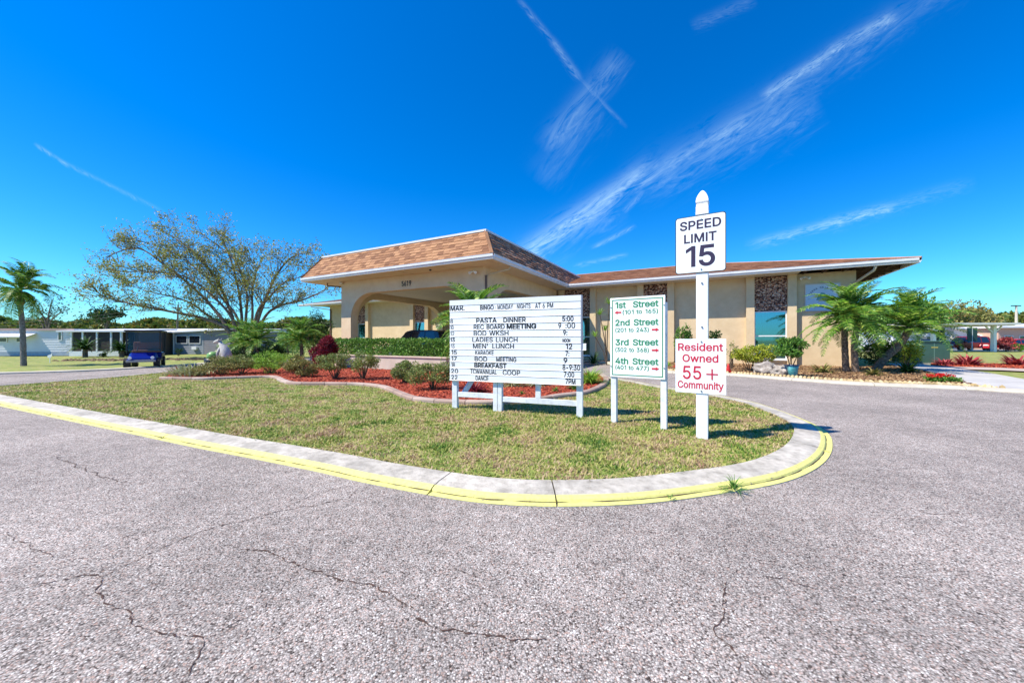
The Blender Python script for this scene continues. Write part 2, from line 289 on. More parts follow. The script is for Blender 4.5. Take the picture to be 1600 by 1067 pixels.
# outlines of the letters used on the signs: advance width, then bezier points (x y, left handle, right handle) in 1/1000 em
GLYPHS = {
    "'": (206, ['78 318 95 318 75 381 70 509 73 445 92 509 136 509 114 509 133 445 128 318 131 381 112 318']),
    '(': (273, ['89 207 89 156 89 244 101 324 93 283 108 364 132 441 119 404 145 479 177 539 160 511 196 539 236 539 216 539 219 504 191 428 204 467 178 389 161 313 168 351 155 276 151 207 151 240 151 176 160 115 154 146 166 83 188 16 176 51 201 -18 236 -96 217 -56 216 -96 177 -96 196 -96 148 -47 111 55 126 3 97 106']),
    ')': (273, ['37 -96 57 -96 57 -55 86 18 73 -17 98 53 113 116 107 85 119 147 122 207 122 177 122 240 112 313 118 276 105 351 82 428 95 389 70 467 37 539 55 504 57 539 97 539 77 539 113 511 142 441 128 479 155 404 173 323 165 364 180 283 184 207 184 244 184 156 161 53 177 104 146 2 97 -96 125 -48 77 -96']),
    '-': (453, ['337 244 263 244 337 226 337 188 337 207 263 188 114 188 188 188 114 207 114 244 114 226 188 244']),
    '.': (188, ['95 -4 108 -4 83 -4 63 9 72 0 54 18 50 41 50 28 50 54 63 73 54 65 72 82 95 87 83 87 108 87 128 73 119 82 137 65 141 41 141 54 141 28 128 9 137 18 119 0']),
    '0': (453, ['227 -7 264 -7 189 -7 130 24 157 3 103 45 69 113 83 74 55 152 48 254 48 199 48 309 69 395 55 356 83 434 130 484 104 464 157 505 227 516 189 516 264 516 323 484 296 505 350 464 384 395 370 434 398 356 405 254 405 309 405 199 384 113 398 152 370 74 323 24 350 45 297 3', '227 50 202 50 252 50 290 74 273 58 308 90 330 144 321 113 339 174 344 254 344 211 344 297 330 365 339 334 321 395 290 435 308 419 273 451 227 460 252 460 202 460 163 435 180 451 146 419 123 365 132 395 114 334 109 254 109 297 109 211 123 144 114 174 132 113 163 74 146 90 180 58']),
    '1': (330, ['276 0 276 170 254 0 211 0 233 0 211 149 211 448 211 299 169 423 86 372 128 397 86 390 86 427 86 409 129 454 214 509 171 482 235 509 276 509 255 509 276 339']),
    '2': (453, ['64 0 172 0 64 16 64 47 64 32 121 108 234 229 177 168 254 249 282 282 270 267 295 298 311 327 304 313 317 341 320 371 320 356 320 390 308 419 316 405 299 432 273 449 288 442 259 456 224 460 242 460 204 460 172 447 187 456 158 439 139 413 147 428 131 399 127 362 127 382 107 362 66 362 86 362 66 392 86 442 72 419 100 465 143 496 119 483 167 509 225 516 194 516 255 516 306 497 282 509 329 484 361 445 348 467 374 424 381 372 381 399 381 354 371 318 378 335 364 300 336 259 353 280 319 237 267 180 296 211 229 140 153 60 191 100 153 59 153 57 153 58 231 57 389 57 310 57 389 38 389 0 389 19 281 0']),
    '3': (453, ['218 -7 252 -7 187 -7 133 10 158 -1 107 21 70 57 86 37 54 78 44 132 46 103 66 132 109 132 87 132 111 114 126 87 117 99 136 75 165 59 149 65 181 53 219 50 199 50 239 50 275 61 258 53 292 68 315 93 305 79 324 107 329 145 329 124 329 163 316 196 325 181 307 212 275 234 293 224 256 243 201 248 231 248 186 248 157 248 172 248 157 265 157 299 157 282 200 349 288 448 244 399 288 450 288 452 288 451 215 452 70 452 142 452 70 471 70 509 70 490 171 509 372 509 272 509 372 493 372 461 372 477 319 400 211 278 265 339 211 282 211 289 211 285 249 293 308 276 281 288 335 263 371 222 356 246 386 199 393 145 393 173 393 115 370 66 385 89 355 43 309 12 335 25 282 0']),
    '4': (453, ['40 105 164 105 40 123 40 158 40 141 109 275 247 509 178 392 268 509 311 509 289 509 243 394 109 166 176 280 109 165 109 163 109 164 210 163 413 163 312 163 413 144 413 105 413 125 289 105', '282 0 302 0 282 40 282 121 282 81 282 130 282 146 282 138 282 203 282 318 282 260 302 318 343 318 322 318 343 212 343 0 343 106 322 0']),
    '5': (453, ['221 -7 254 -7 191 -7 140 11 164 -1 116 23 83 60 97 39 69 81 60 130 61 104 81 130 122 130 101 130 124 115 138 89 129 101 147 77 173 60 159 67 188 53 221 50 204 50 242 50 276 64 260 55 292 74 314 104 305 87 323 121 328 162 328 141 328 184 314 221 323 204 304 238 275 262 291 252 258 272 218 277 239 277 201 277 167 268 184 274 151 263 128 246 138 255 108 248 67 253 88 250 77 338 96 509 86 423 186 509 366 509 276 509 366 490 366 452 366 471 294 452 151 452 222 452 145 402 134 301 139 352 135 301 136 301 135 301 147 311 178 325 161 319 194 331 229 334 211 334 253 334 294 321 274 329 313 313 345 285 331 301 359 270 379 231 371 252 387 210 391 163 391 188 391 130 369 76 384 101 354 50 309 15 334 30 283 1']),
    '6': (453, ['226 -7 258 -7 195 -7 142 15 167 0 118 29 84 74 98 49 71 100 64 162 64 129 64 186 80 239 69 212 91 266 137 340 110 300 176 396 252 509 214 453 276 509 322 509 299 509 265 426 151 261 208 344 149 261 145 261 147 261 150 271 165 288 157 280 174 296 196 307 184 302 207 312 235 314 221 314 266 314 316 295 293 308 339 282 370 240 357 263 382 216 389 157 389 189 389 125 368 73 382 97 354 48 310 14 334 28 286 0', '226 48 207 48 246 48 279 63 264 53 294 72 314 101 306 85 323 118 327 157 327 136 327 178 314 213 323 197 306 230 279 251 294 242 264 261 226 265 246 265 207 265 174 252 189 261 159 243 138 214 147 230 129 198 125 158 125 179 125 137 138 102 129 118 147 85 174 63 159 72 189 53']),
    '7': (453, ['97 0 120 0 172 149 323 448 248 299 323 450 323 452 323 451 236 452 62 452 149 452 62 471 62 509 62 490 172 509 391 509 281 509 391 489 391 449 391 469 315 299 165 0 240 150 142 0']),
    '8': (453, ['226 -7 260 -7 192 -7 136 11 162 -1 109 24 74 62 89 40 59 83 52 135 52 108 52 157 65 195 56 177 74 213 101 241 86 229 116 253 153 265 133 261 153 265 153 267 153 266 128 273 93 308 108 287 78 329 70 380 70 353 70 406 90 450 77 429 104 470 146 498 122 486 169 510 226 516 196 516 256 516 306 498 283 510 329 486 361 450 348 470 375 429 382 380 382 406 382 353 359 308 374 329 344 287 300 267 325 273 300 266 300 265 300 265 319 261 351 241 336 253 366 229 387 195 378 213 396 177 401 135 401 157 401 108 378 62 393 83 364 40 317 11 343 24 291 -1', '226 49 204 49 249 49 285 60 268 53 301 68 323 91 314 78 332 105 337 139 337 121 337 158 322 189 332 174 313 203 283 223 300 214 266 231 226 235 247 235 205 235 169 223 186 231 152 214 130 189 139 203 120 174 115 139 115 158 115 121 129 91 120 105 138 78 167 60 151 68 184 53', '226 290 208 290 244 290 274 300 260 293 288 307 307 330 299 318 315 343 319 376 319 358 319 393 308 420 315 407 300 433 275 449 289 443 261 456 226 460 245 460 208 460 177 449 191 456 163 443 145 420 152 433 137 407 133 376 133 393 133 358 145 330 137 343 152 318 178 300 163 307 192 293']),
    '9': (453, ['226 516 195 516 258 516 310 494 286 508 335 480 368 434 354 460 382 409 389 347 389 380 389 323 373 270 383 297 362 243 315 168 343 209 277 112 200 0 239 56 177 0 130 0 154 0 187 83 301 248 244 165 303 248 307 248 305 248 303 238 287 221 296 229 279 213 257 202 269 207 245 197 218 195 232 195 187 195 137 214 160 201 114 227 83 269 96 245 70 292 64 352 64 320 64 384 85 436 71 412 99 461 143 494 118 480 167 508', '226 460 246 460 207 460 174 446 189 456 159 437 138 407 147 424 130 391 125 352 125 372 125 330 138 295 130 312 147 279 174 257 159 266 189 248 226 243 207 243 246 243 279 257 263 248 294 266 314 295 306 279 323 311 327 350 327 330 327 372 314 407 323 391 306 424 279 446 294 437 264 456']),
    ':': (188, ['95 -4 108 -4 83 -4 63 9 72 0 54 18 50 41 50 28 50 54 63 73 54 65 72 82 95 87 83 87 108 87 128 73 119 82 137 65 141 41 141 54 141 28 128 9 137 18 119 0', '95 271 108 271 83 271 63 284 72 275 54 293 50 316 50 304 50 329 63 349 54 340 72 357 95 362 83 362 108 362 128 349 119 357 137 340 141 316 141 329 141 304 128 284 137 293 119 275']),
    'A': (480, ['16 0 39 0 78 170 201 509 140 339 226 509 276 509 251 509 338 339 463 0 401 170 440 0 395 0 418 0 359 101 287 302 323 202 281 321 264 372 273 344 255 400 232 478 245 435 236 478 245 478 241 478 233 435 213 371 222 399 204 343 191 302 196 320 155 202 85 0 120 101 62 0', '110 142 197 142 110 161 110 199 110 180 197 199 370 199 283 199 370 180 370 142 370 161 283 142']),
    'B': (456, ['60 0 122 0 60 170 60 509 60 339 120 509 241 509 181 509 276 509 329 491 306 503 352 479 381 442 369 462 392 422 398 374 398 399 398 352 387 320 394 334 379 306 356 286 369 294 344 277 315 267 330 271 315 265 315 262 315 264 331 261 363 245 347 255 379 235 402 203 392 221 413 185 418 136 418 163 418 111 400 67 412 87 388 46 344 18 370 30 319 6 247 0 287 0 184 0', '125 57 125 115 165 57 245 57 205 57 284 57 330 80 313 65 347 95 355 137 355 114 355 154 342 184 351 170 334 198 306 218 321 209 290 227 248 231 271 231 207 231 125 231 166 231 125 173', '125 285 125 341 162 285 238 285 200 285 257 285 288 296 273 289 303 303 323 326 315 313 332 339 336 372 336 355 336 395 313 429 328 414 297 444 240 452 273 452 202 452 125 452 163 452 125 396']),
    'C': (510, ['267 -7 293 -7 223 -7 150 25 184 4 116 46 70 115 89 76 50 154 40 254 40 201 40 308 70 393 50 354 89 432 150 484 116 462 184 505 267 516 223 516 293 516 340 504 317 512 363 497 402 471 384 486 420 457 448 418 436 439 460 398 473 348 468 374 451 348 408 348 430 348 404 366 389 395 398 381 381 408 357 428 370 419 345 438 315 449 331 444 300 454 267 456 284 456 236 456 184 432 208 448 159 417 125 364 139 394 111 334 103 254 103 297 103 211 125 145 111 175 140 115 184 76 159 92 209 61 267 53 236 53 284 53 315 60 300 55 331 65 357 81 345 71 370 90 389 114 381 101 398 128 408 160 404 143 430 160 473 160 451 160 469 135 448 91 460 111 436 70 402 38 421 52 384 23 341 5 363 12 318 -3']),
    'D': (502, ['219 0 271 0 178 0 96 0 137 0 96 19 96 57 96 38 136 57 215 57 175 57 256 57 318 81 291 65 345 97 379 149 366 119 392 179 399 255 399 214 399 296 379 361 392 331 366 390 320 428 346 412 293 444 221 452 260 452 178 452 93 452 136 452 93 471 93 509 93 490 137 509 225 509 181 509 275 509 353 478 317 499 388 458 433 391 415 429 452 353 462 255 462 308 462 202 433 119 452 157 414 81 351 31 387 51 314 10', '125 509 103 509 125 339 125 0 125 170 103 0 60 0 82 0 60 170 60 509 60 339 82 509']),
    'E': (419, ['60 0 165 0 60 170 60 509 60 339 164 509 372 509 268 509 372 490 372 452 372 471 290 452 125 452 207 452 125 396 125 286 125 341 202 286 355 286 278 286 355 267 355 229 355 248 278 229 125 229 202 229 125 172 125 57 125 114 208 57 375 57 292 57 375 38 375 0 375 19 270 0']),
    'F': (410, ['60 0 82 0 60 170 60 509 60 339 163 509 369 509 266 509 369 490 369 452 369 471 288 452 125 452 206 452 125 394 125 278 125 336 198 278 346 278 272 278 346 259 346 221 346 240 272 221 125 221 198 221 125 147 125 0 125 74 103 0']),
    'G': (520, ['269 -7 309 -7 223 -7 149 25 184 4 115 46 69 116 88 77 50 155 40 254 40 201 40 308 69 393 50 354 88 432 149 484 115 462 183 505 265 516 221 516 292 516 340 504 317 512 364 496 403 469 385 484 422 454 449 416 437 437 461 396 474 349 470 373 452 349 408 349 430 349 403 365 387 393 396 380 379 406 356 427 368 417 344 436 315 448 330 444 300 453 265 456 283 456 235 456 183 432 208 448 159 417 125 364 139 394 111 334 103 254 103 297 103 211 125 145 111 175 140 115 184 76 159 92 209 61 269 53 237 53 297 53 345 71 323 59 367 83 396 123 384 101 409 146 415 202 415 172 421 201 434 199 428 200 384 199 283 199 333 199 283 218 283 256 283 237 348 256 478 256 413 256 478 237 478 200 478 219 478 158 451 91 469 122 433 60 377 19 408 36 345 2']),
    'H': (517, ['60 0 82 0 60 170 60 509 60 339 82 509 125 509 103 509 125 435 125 289 125 362 214 289 392 289 303 289 392 362 392 509 392 435 414 509 457 509 435 509 457 339 457 0 457 170 435 0 392 0 414 0 392 77 392 232 392 155 303 232 125 232 214 232 125 155 125 0 125 77 103 0']),
    'I': (186, ['60 0 82 0 60 170 60 509 60 339 82 509 125 509 103 509 125 339 125 0 125 170 103 0']),
    'K': (467, ['104 145 146 189 104 169 104 216 104 193 116 232 139 261 128 247 151 275 174 303 162 290 187 317 212 344 199 331 262 399 364 509 313 454 392 509 448 509 420 509 376 431 231 276 304 353 230 276 228 276 229 276 187 233', '60 0 82 0 60 170 60 509 60 339 82 509 125 509 103 509 125 451 125 334 125 392 124 298 124 225 124 261 124 214 125 193 124 204 125 129 125 0 125 64 103 0', '372 0 398 0 311 86 188 259 249 173 201 276 228 309 215 293 302 206 449 0 375 103 423 0']),
    'L': (393, ['60 0 160 0 60 170 60 509 60 339 82 509 125 509 103 509 125 358 125 57 125 208 203 57 361 57 282 57 361 38 361 0 361 19 261 0']),
    'M': (628, ['60 0 81 0 60 170 60 509 60 339 91 509 152 509 121 509 193 402 277 187 235 294 280 180 287 159 284 170 291 148 299 123 295 136 303 110 311 84 307 97 315 71 322 49 319 59 317 49 307 49 312 49 310 59 318 83 314 70 322 95 330 121 326 108 334 134 342 158 338 147 346 170 352 187 349 179 394 294 476 509 435 402 507 509 568 509 537 509 568 339 568 0 568 170 547 0 504 0 525 0 504 97 504 291 504 194 504 302 504 327 504 314 505 340 505 369 505 354 505 383 506 413 506 398 506 428 507 457 507 443 509 457 513 457 511 457 508 441 498 409 503 426 492 393 482 363 487 378 477 348 467 322 472 334 463 309 456 291 459 299 418 194 342 0 380 97 323 0 286 0 305 0 248 97 170 291 209 194 167 299 159 321 163 309 155 333 145 361 150 346 140 376 129 408 135 391 124 424 112 457 118 441 114 457 119 457 117 457 119 444 120 416 120 431 120 401 121 372 121 387 121 357 122 328 121 342 122 315 122 291 122 302 122 194 122 0 122 97 101 0']),
    'N': (523, ['60 0 82 0 60 170 60 509 60 339 85 509 136 509 111 509 205 400 343 183 274 291 349 174 363 151 355 164 370 138 388 107 379 123 396 90 414 55 405 73 411 55 405 54 408 54 403 72 401 108 401 90 400 126 399 157 399 142 399 172 399 195 399 185 399 300 399 509 399 404 420 509 463 509 442 509 463 339 463 0 463 170 438 0 387 0 412 0 325 97 202 290 264 193 194 303 177 331 186 316 169 345 148 381 159 362 137 400 108 452 123 424 111 453 119 454 115 453 120 428 122 384 121 405 123 362 124 328 124 344 125 312 125 291 125 300 125 194 125 0 125 97 103 0']),
    'O': (533, ['267 -7 311 -7 223 -7 150 25 184 4 116 46 70 115 90 76 50 154 40 254 40 201 40 308 70 393 50 354 90 432 150 484 116 462 184 505 267 516 223 516 311 516 384 484 350 505 418 462 464 393 444 432 483 354 493 254 493 308 493 201 464 115 483 154 444 76 384 25 418 46 350 4', '267 53 236 53 297 53 349 76 325 61 374 91 408 144 394 114 423 174 430 254 430 211 430 298 408 365 423 335 394 395 349 433 374 417 325 448 267 456 297 456 236 456 184 433 209 448 159 417 125 364 140 394 111 334 103 254 103 297 103 211 125 144 111 174 140 114 184 76 159 92 209 61']),
    'P': (445, ['60 0 82 0 60 170 60 509 60 339 118 509 235 509 177 509 274 509 332 487 307 502 358 473 390 430 377 454 402 405 409 348 409 378 409 317 390 265 402 290 377 241 332 207 358 222 307 193 235 186 274 186 193 186 109 186 151 186 109 205 109 242 109 224 150 242 233 242 191 242 259 242 297 256 281 247 313 265 333 294 325 278 341 310 344 348 344 328 344 368 333 402 341 386 325 417 297 439 313 430 280 448 232 452 259 452 196 452 125 452 160 452 125 301 125 0 125 151 103 0']),
    'R': (449, ['60 0 82 0 60 170 60 509 60 339 119 509 236 509 177 509 275 509 333 489 307 502 359 475 390 433 378 457 403 410 409 352 409 382 409 321 390 271 403 295 378 248 333 217 359 230 307 204 236 198 275 198 189 198 96 198 143 198 96 217 96 255 96 236 142 255 234 255 188 255 260 255 298 267 281 259 314 275 334 300 326 286 341 315 345 352 345 332 345 372 334 405 341 390 326 420 298 440 314 431 281 448 233 452 259 452 197 452 125 452 161 452 125 301 125 0 125 151 103 0', '353 0 378 0 312 76 230 229 271 153 254 229 303 229 279 229 344 153 428 0 386 76 403 0']),
    'S': (447, ['224 -9 263 -9 187 -9 128 9 155 -3 100 21 64 60 79 38 49 82 38 137 40 107 60 137 104 137 82 137 106 117 123 88 112 101 134 75 166 59 149 65 184 52 224 49 203 49 247 49 286 60 268 53 304 68 329 92 319 78 340 105 346 139 346 121 346 155 332 179 341 169 323 189 296 205 311 198 281 211 245 222 264 217 224 228 184 239 204 234 142 251 86 289 109 268 63 311 52 372 52 339 52 401 75 448 60 426 90 469 138 498 111 486 164 510 227 516 194 516 261 516 316 498 290 510 342 486 377 449 362 469 392 428 401 378 400 404 380 378 337 378 358 378 335 403 302 437 323 423 281 451 225 459 256 459 203 459 167 448 184 455 151 441 129 418 138 431 120 406 115 376 115 391 115 358 131 334 120 344 142 323 169 308 154 314 184 302 212 293 199 297 230 289 264 279 247 284 279 275 312 264 295 270 328 257 359 238 344 248 373 227 395 198 385 214 404 181 408 139 408 162 408 111 386 64 401 86 372 41 323 11 351 24 296 -2']),
    'T': (449, ['32 452 85 452 32 471 32 509 32 490 160 509 417 509 288 509 417 490 417 452 417 471 363 452 257 452 310 452 257 301 257 0 257 151 235 0 193 0 214 0 193 151 193 452 193 301 139 452']),
    'U': (517, ['259 -8 299 -8 219 -8 154 15 184 0 124 31 85 80 101 53 68 107 60 173 60 138 60 285 60 509 60 397 81 509 124 509 103 509 124 399 124 178 124 288 124 154 141 113 130 132 152 94 187 68 167 79 207 57 259 52 231 52 287 52 331 68 311 57 351 79 377 113 366 94 387 132 393 178 393 154 393 288 393 509 393 399 414 509 457 509 436 509 457 397 457 173 457 285 457 138 433 80 449 107 416 53 363 15 393 31 334 0']),
    'W': (686, ['155 0 180 0 109 170 16 509 63 339 38 509 82 509 60 509 109 404 163 196 136 300 168 179 175 145 172 163 179 128 187 94 183 111 190 76 197 40 194 58 194 40 189 40 192 40 193 58 200 94 196 76 203 111 211 145 207 128 215 163 224 196 220 179 251 300 306 509 279 404 331 509 380 509 355 509 407 404 462 196 434 300 466 179 474 145 470 163 478 128 486 94 482 111 490 76 497 40 494 58 494 40 488 40 491 40 492 58 499 94 495 76 502 111 510 145 506 128 515 163 523 196 519 179 550 300 603 509 576 404 625 509 670 509 647 509 623 339 530 0 577 170 505 0 455 0 480 0 426 108 368 323 397 215 362 344 351 391 357 367 346 416 336 475 341 444 341 475 350 475 345 475 345 445 335 395 340 419 330 371 318 323 324 347 289 215 230 0 260 108 205 0']),
    'Y': (472, ['203 0 225 0 203 69 203 208 203 139 141 308 16 509 79 409 41 509 91 509 66 509 125 454 192 344 159 399 203 326 222 292 213 309 231 275 250 230 240 255 241 230 224 230 232 230 233 255 251 293 242 276 260 310 280 344 270 327 314 399 381 509 347 454 406 509 455 509 430 509 393 409 268 208 330 308 268 139 268 0 268 69 247 0']),
    'd': (424, ['195 -8 219 -8 164 -8 111 16 136 0 87 32 55 84 68 55 41 114 34 189 34 149 34 229 55 293 41 263 69 322 112 361 88 345 136 376 196 384 164 384 219 384 253 373 238 381 268 365 287 346 279 356 296 336 306 319 302 327 308 319 311 319 309 319 311 382 311 509 311 446 331 509 372 509 351 509 372 339 372 0 372 170 352 0 313 0 332 0 313 20 313 59 313 39 311 59 307 59 309 59 302 51 287 31 295 42 278 21 252 4 267 12 238 -4', '205 47 181 47 227 47 263 65 247 53 279 77 299 115 291 94 308 136 312 189 312 161 312 217 300 263 308 242 292 284 263 312 279 300 247 324 205 330 228 330 181 330 145 311 161 324 129 299 108 261 116 282 100 240 96 189 96 216 96 162 109 117 100 138 117 95 145 66 129 78 161 53']),
    'e': (404, ['212 -8 238 -8 175 -8 117 16 143 0 90 33 56 85 70 56 41 114 34 187 34 148 34 226 55 290 41 260 69 319 115 359 89 343 141 376 205 384 171 384 226 384 266 374 246 381 285 367 319 341 303 356 335 326 357 282 348 306 366 258 371 194 371 228 371 186 371 169 371 178 272 169 75 169 174 169 75 187 75 221 75 204 163 221 338 221 250 221 329 215 310 202 319 208 310 227 298 269 306 249 290 288 263 314 278 303 247 325 205 330 228 330 182 330 146 313 163 325 130 302 109 270 118 288 100 251 96 211 96 232 96 200 96 178 96 189 96 150 110 106 101 126 120 87 151 61 134 72 168 51 212 46 189 46 228 46 254 53 241 48 266 57 285 73 277 64 294 82 306 105 301 93 325 101 365 91 345 96 359 71 335 39 349 54 321 24 283 4 303 13 262 -4']),
    'h': (410, ['114 227 114 249 114 151 114 0 114 76 93 0 53 0 73 0 53 170 53 509 53 339 73 509 114 509 93 509 114 435 114 287 114 361 110 287 102 287 106 287 114 322 152 362 131 347 174 377 227 384 199 384 253 384 295 369 276 379 315 358 341 321 330 342 352 299 357 240 357 273 357 160 357 0 357 80 337 0 296 0 316 0 296 78 296 235 296 157 296 265 273 304 288 288 258 321 210 329 237 329 192 329 161 317 175 325 146 309 126 283 135 298 118 267']),
    'i': (167, ['53 0 73 0 53 126 53 379 53 253 73 379 114 379 93 379 114 253 114 0 114 126 93 0', '84 443 95 443 72 443 54 455 62 447 45 462 41 483 41 472 41 494 54 512 45 504 62 520 84 524 72 524 95 524 114 512 106 520 122 504 126 483 126 494 126 472 114 455 122 462 106 447']),
    'm': (610, ['53 0 73 0 53 126 53 379 53 253 72 379 112 379 92 379 112 351 112 295 112 323 111 295 108 295 109 295 113 316 132 346 121 332 144 359 172 376 157 369 187 383 219 386 203 386 247 386 287 361 270 378 305 344 321 295 316 322 318 295 312 295 315 295 317 313 337 343 325 329 349 357 381 375 364 367 398 382 437 386 416 386 459 386 497 372 479 381 515 362 541 328 530 348 551 309 557 255 557 285 557 170 557 0 557 85 536 0 496 0 516 0 496 85 496 254 496 169 496 281 473 313 488 301 457 325 419 330 439 330 402 330 374 320 387 327 362 313 345 290 352 303 339 278 335 247 335 263 335 165 335 0 335 82 315 0 274 0 295 0 274 87 274 260 274 173 274 281 253 311 267 298 239 324 199 330 221 330 185 330 158 320 171 327 144 313 126 289 134 303 118 276 114 238 114 258 114 159 114 0 114 79 93 0']),
    'n': (410, ['114 227 114 249 114 151 114 0 114 76 93 0 53 0 73 0 53 126 53 379 53 253 72 379 112 379 92 379 112 349 112 287 112 318 109 287 102 287 106 287 114 322 152 362 131 347 174 377 227 384 199 384 253 384 295 369 276 379 314 358 341 321 330 342 352 299 357 240 357 273 357 160 357 0 357 80 337 0 296 0 316 0 296 78 296 235 296 157 296 265 273 304 288 288 258 321 210 329 237 329 192 329 161 317 175 325 146 309 126 283 135 298 118 267']),
    'o': (415, ['207 -8 242 -8 173 -8 117 16 143 0 91 33 56 85 71 56 41 114 34 187 34 149 34 227 56 291 41 262 71 321 117 360 91 343 143 376 207 384 173 384 242 384 299 360 273 376 325 343 359 291 345 321 374 262 381 187 381 227 381 149 359 85 374 114 345 56 299 16 325 33 273 0', '207 46 182 46 233 46 270 66 254 53 287 79 307 117 299 96 315 139 319 187 319 162 319 213 307 258 315 236 299 280 270 310 287 297 254 323 207 330 233 330 182 330 145 310 161 323 129 297 108 258 116 280 100 237 96 187 96 213 96 162 108 117 100 139 116 96 145 66 129 79 161 53']),
    'r': (259, ['53 0 73 0 53 126 53 379 53 253 72 379 112 379 92 379 112 360 112 321 112 340 113 321 115 321 114 321 122 340 152 367 135 355 170 379 213 385 190 385 218 385 229 384 223 385 235 384 243 384 240 384 243 363 243 322 243 343 242 323 230 324 237 323 223 325 207 326 215 326 189 326 159 315 173 322 145 307 126 284 134 297 118 270 114 237 114 255 114 158 114 0 114 79 93 0']),
    's': (365, ['182 -8 211 -8 156 -8 112 3 133 -4 92 11 62 38 75 23 49 53 36 94 40 72 55 98 94 107 74 102 99 86 124 60 109 70 139 50 181 45 158 45 208 45 244 62 229 51 260 74 268 103 268 87 268 116 254 136 263 127 245 144 212 155 231 151 191 160 149 170 170 165 115 178 72 208 89 191 55 225 47 274 47 247 47 296 65 332 53 315 77 348 115 370 94 361 136 380 187 384 160 384 213 384 254 372 235 380 272 365 299 339 287 353 310 325 324 290 319 309 305 286 268 277 287 281 263 292 243 316 255 304 230 327 187 333 212 333 165 333 131 317 146 327 116 306 109 277 109 293 109 263 124 243 114 252 134 235 172 223 150 228 191 218 229 209 210 214 264 201 306 171 290 188 323 154 331 107 331 133 331 84 312 47 325 64 300 30 260 6 282 16 237 -3']),
    't': (227, ['204 379 138 379 204 362 204 327 204 344 138 327 6 327 72 327 6 344 6 379 6 362 72 379', '65 471 65 345 85 471 126 471 106 471 126 347 126 98 126 222 126 81 136 61 129 69 143 54 170 50 154 50 174 50 185 51 179 50 191 52 202 54 197 53 206 36 213 2 209 19 207 0 192 -3 200 -2 184 -4 168 -4 176 -4 136 -4 92 21 110 4 74 38 65 93 65 62 65 219']),
    'u': (410, ['182 -5 211 -5 157 -5 115 11 134 0 95 21 69 59 80 37 58 80 53 139 53 107 53 219 53 379 53 299 73 379 114 379 93 379 114 301 114 144 114 222 114 114 137 75 121 91 152 58 200 50 173 50 218 50 249 62 235 54 264 70 283 97 275 81 292 112 296 153 296 131 296 228 296 379 296 304 316 379 357 379 337 379 357 253 357 0 357 126 337 0 298 0 318 0 298 31 298 92 298 61 301 92 307 92 304 92 295 57 257 17 279 32 235 2']),
    'w': (567, ['138 0 158 0 99 126 23 379 61 253 44 379 87 379 66 379 103 324 133 214 118 269 140 191 154 137 147 165 161 108 175 41 168 76 172 41 165 41 168 41 172 75 186 135 179 106 193 163 206 214 199 190 221 269 252 379 237 324 273 379 316 379 295 379 332 324 362 214 347 269 368 190 382 136 375 164 388 107 402 41 395 76 399 41 391 41 395 41 399 75 413 135 406 107 420 164 434 214 427 190 449 269 480 379 465 324 502 379 545 379 523 379 506 253 429 0 468 126 409 0 368 0 389 0 352 57 319 172 335 114 314 189 305 225 309 207 300 243 291 280 295 261 286 299 277 338 281 318 281 338 291 338 286 338 286 319 277 280 281 299 272 261 263 225 267 243 258 206 248 172 253 189 231 114 199 0 215 57 178 0']),
    'y': (389, ['47 -139 51 -140 52 -121 61 -86 57 -103 65 -86 71 -87 68 -87 83 -90 104 -89 94 -91 114 -87 130 -74 122 -82 138 -66 151 -36 145 -53 155 -24 163 -1 159 -13 114 126 17 379 66 252 40 379 84 379 62 379 111 305 165 155 138 230 174 132 187 87 181 109 193 64 206 21 199 42 198 21 184 21 191 21 190 42 202 87 196 64 209 110 224 155 216 132 251 230 305 379 278 305 327 379 371 379 349 379 316 234 204 -58 260 88 196 -78 177 -107 187 -94 166 -120 139 -136 153 -129 125 -142 91 -145 109 -145 81 -145 65 -143 72 -144 57 -142']),
}
GCACHE = {}
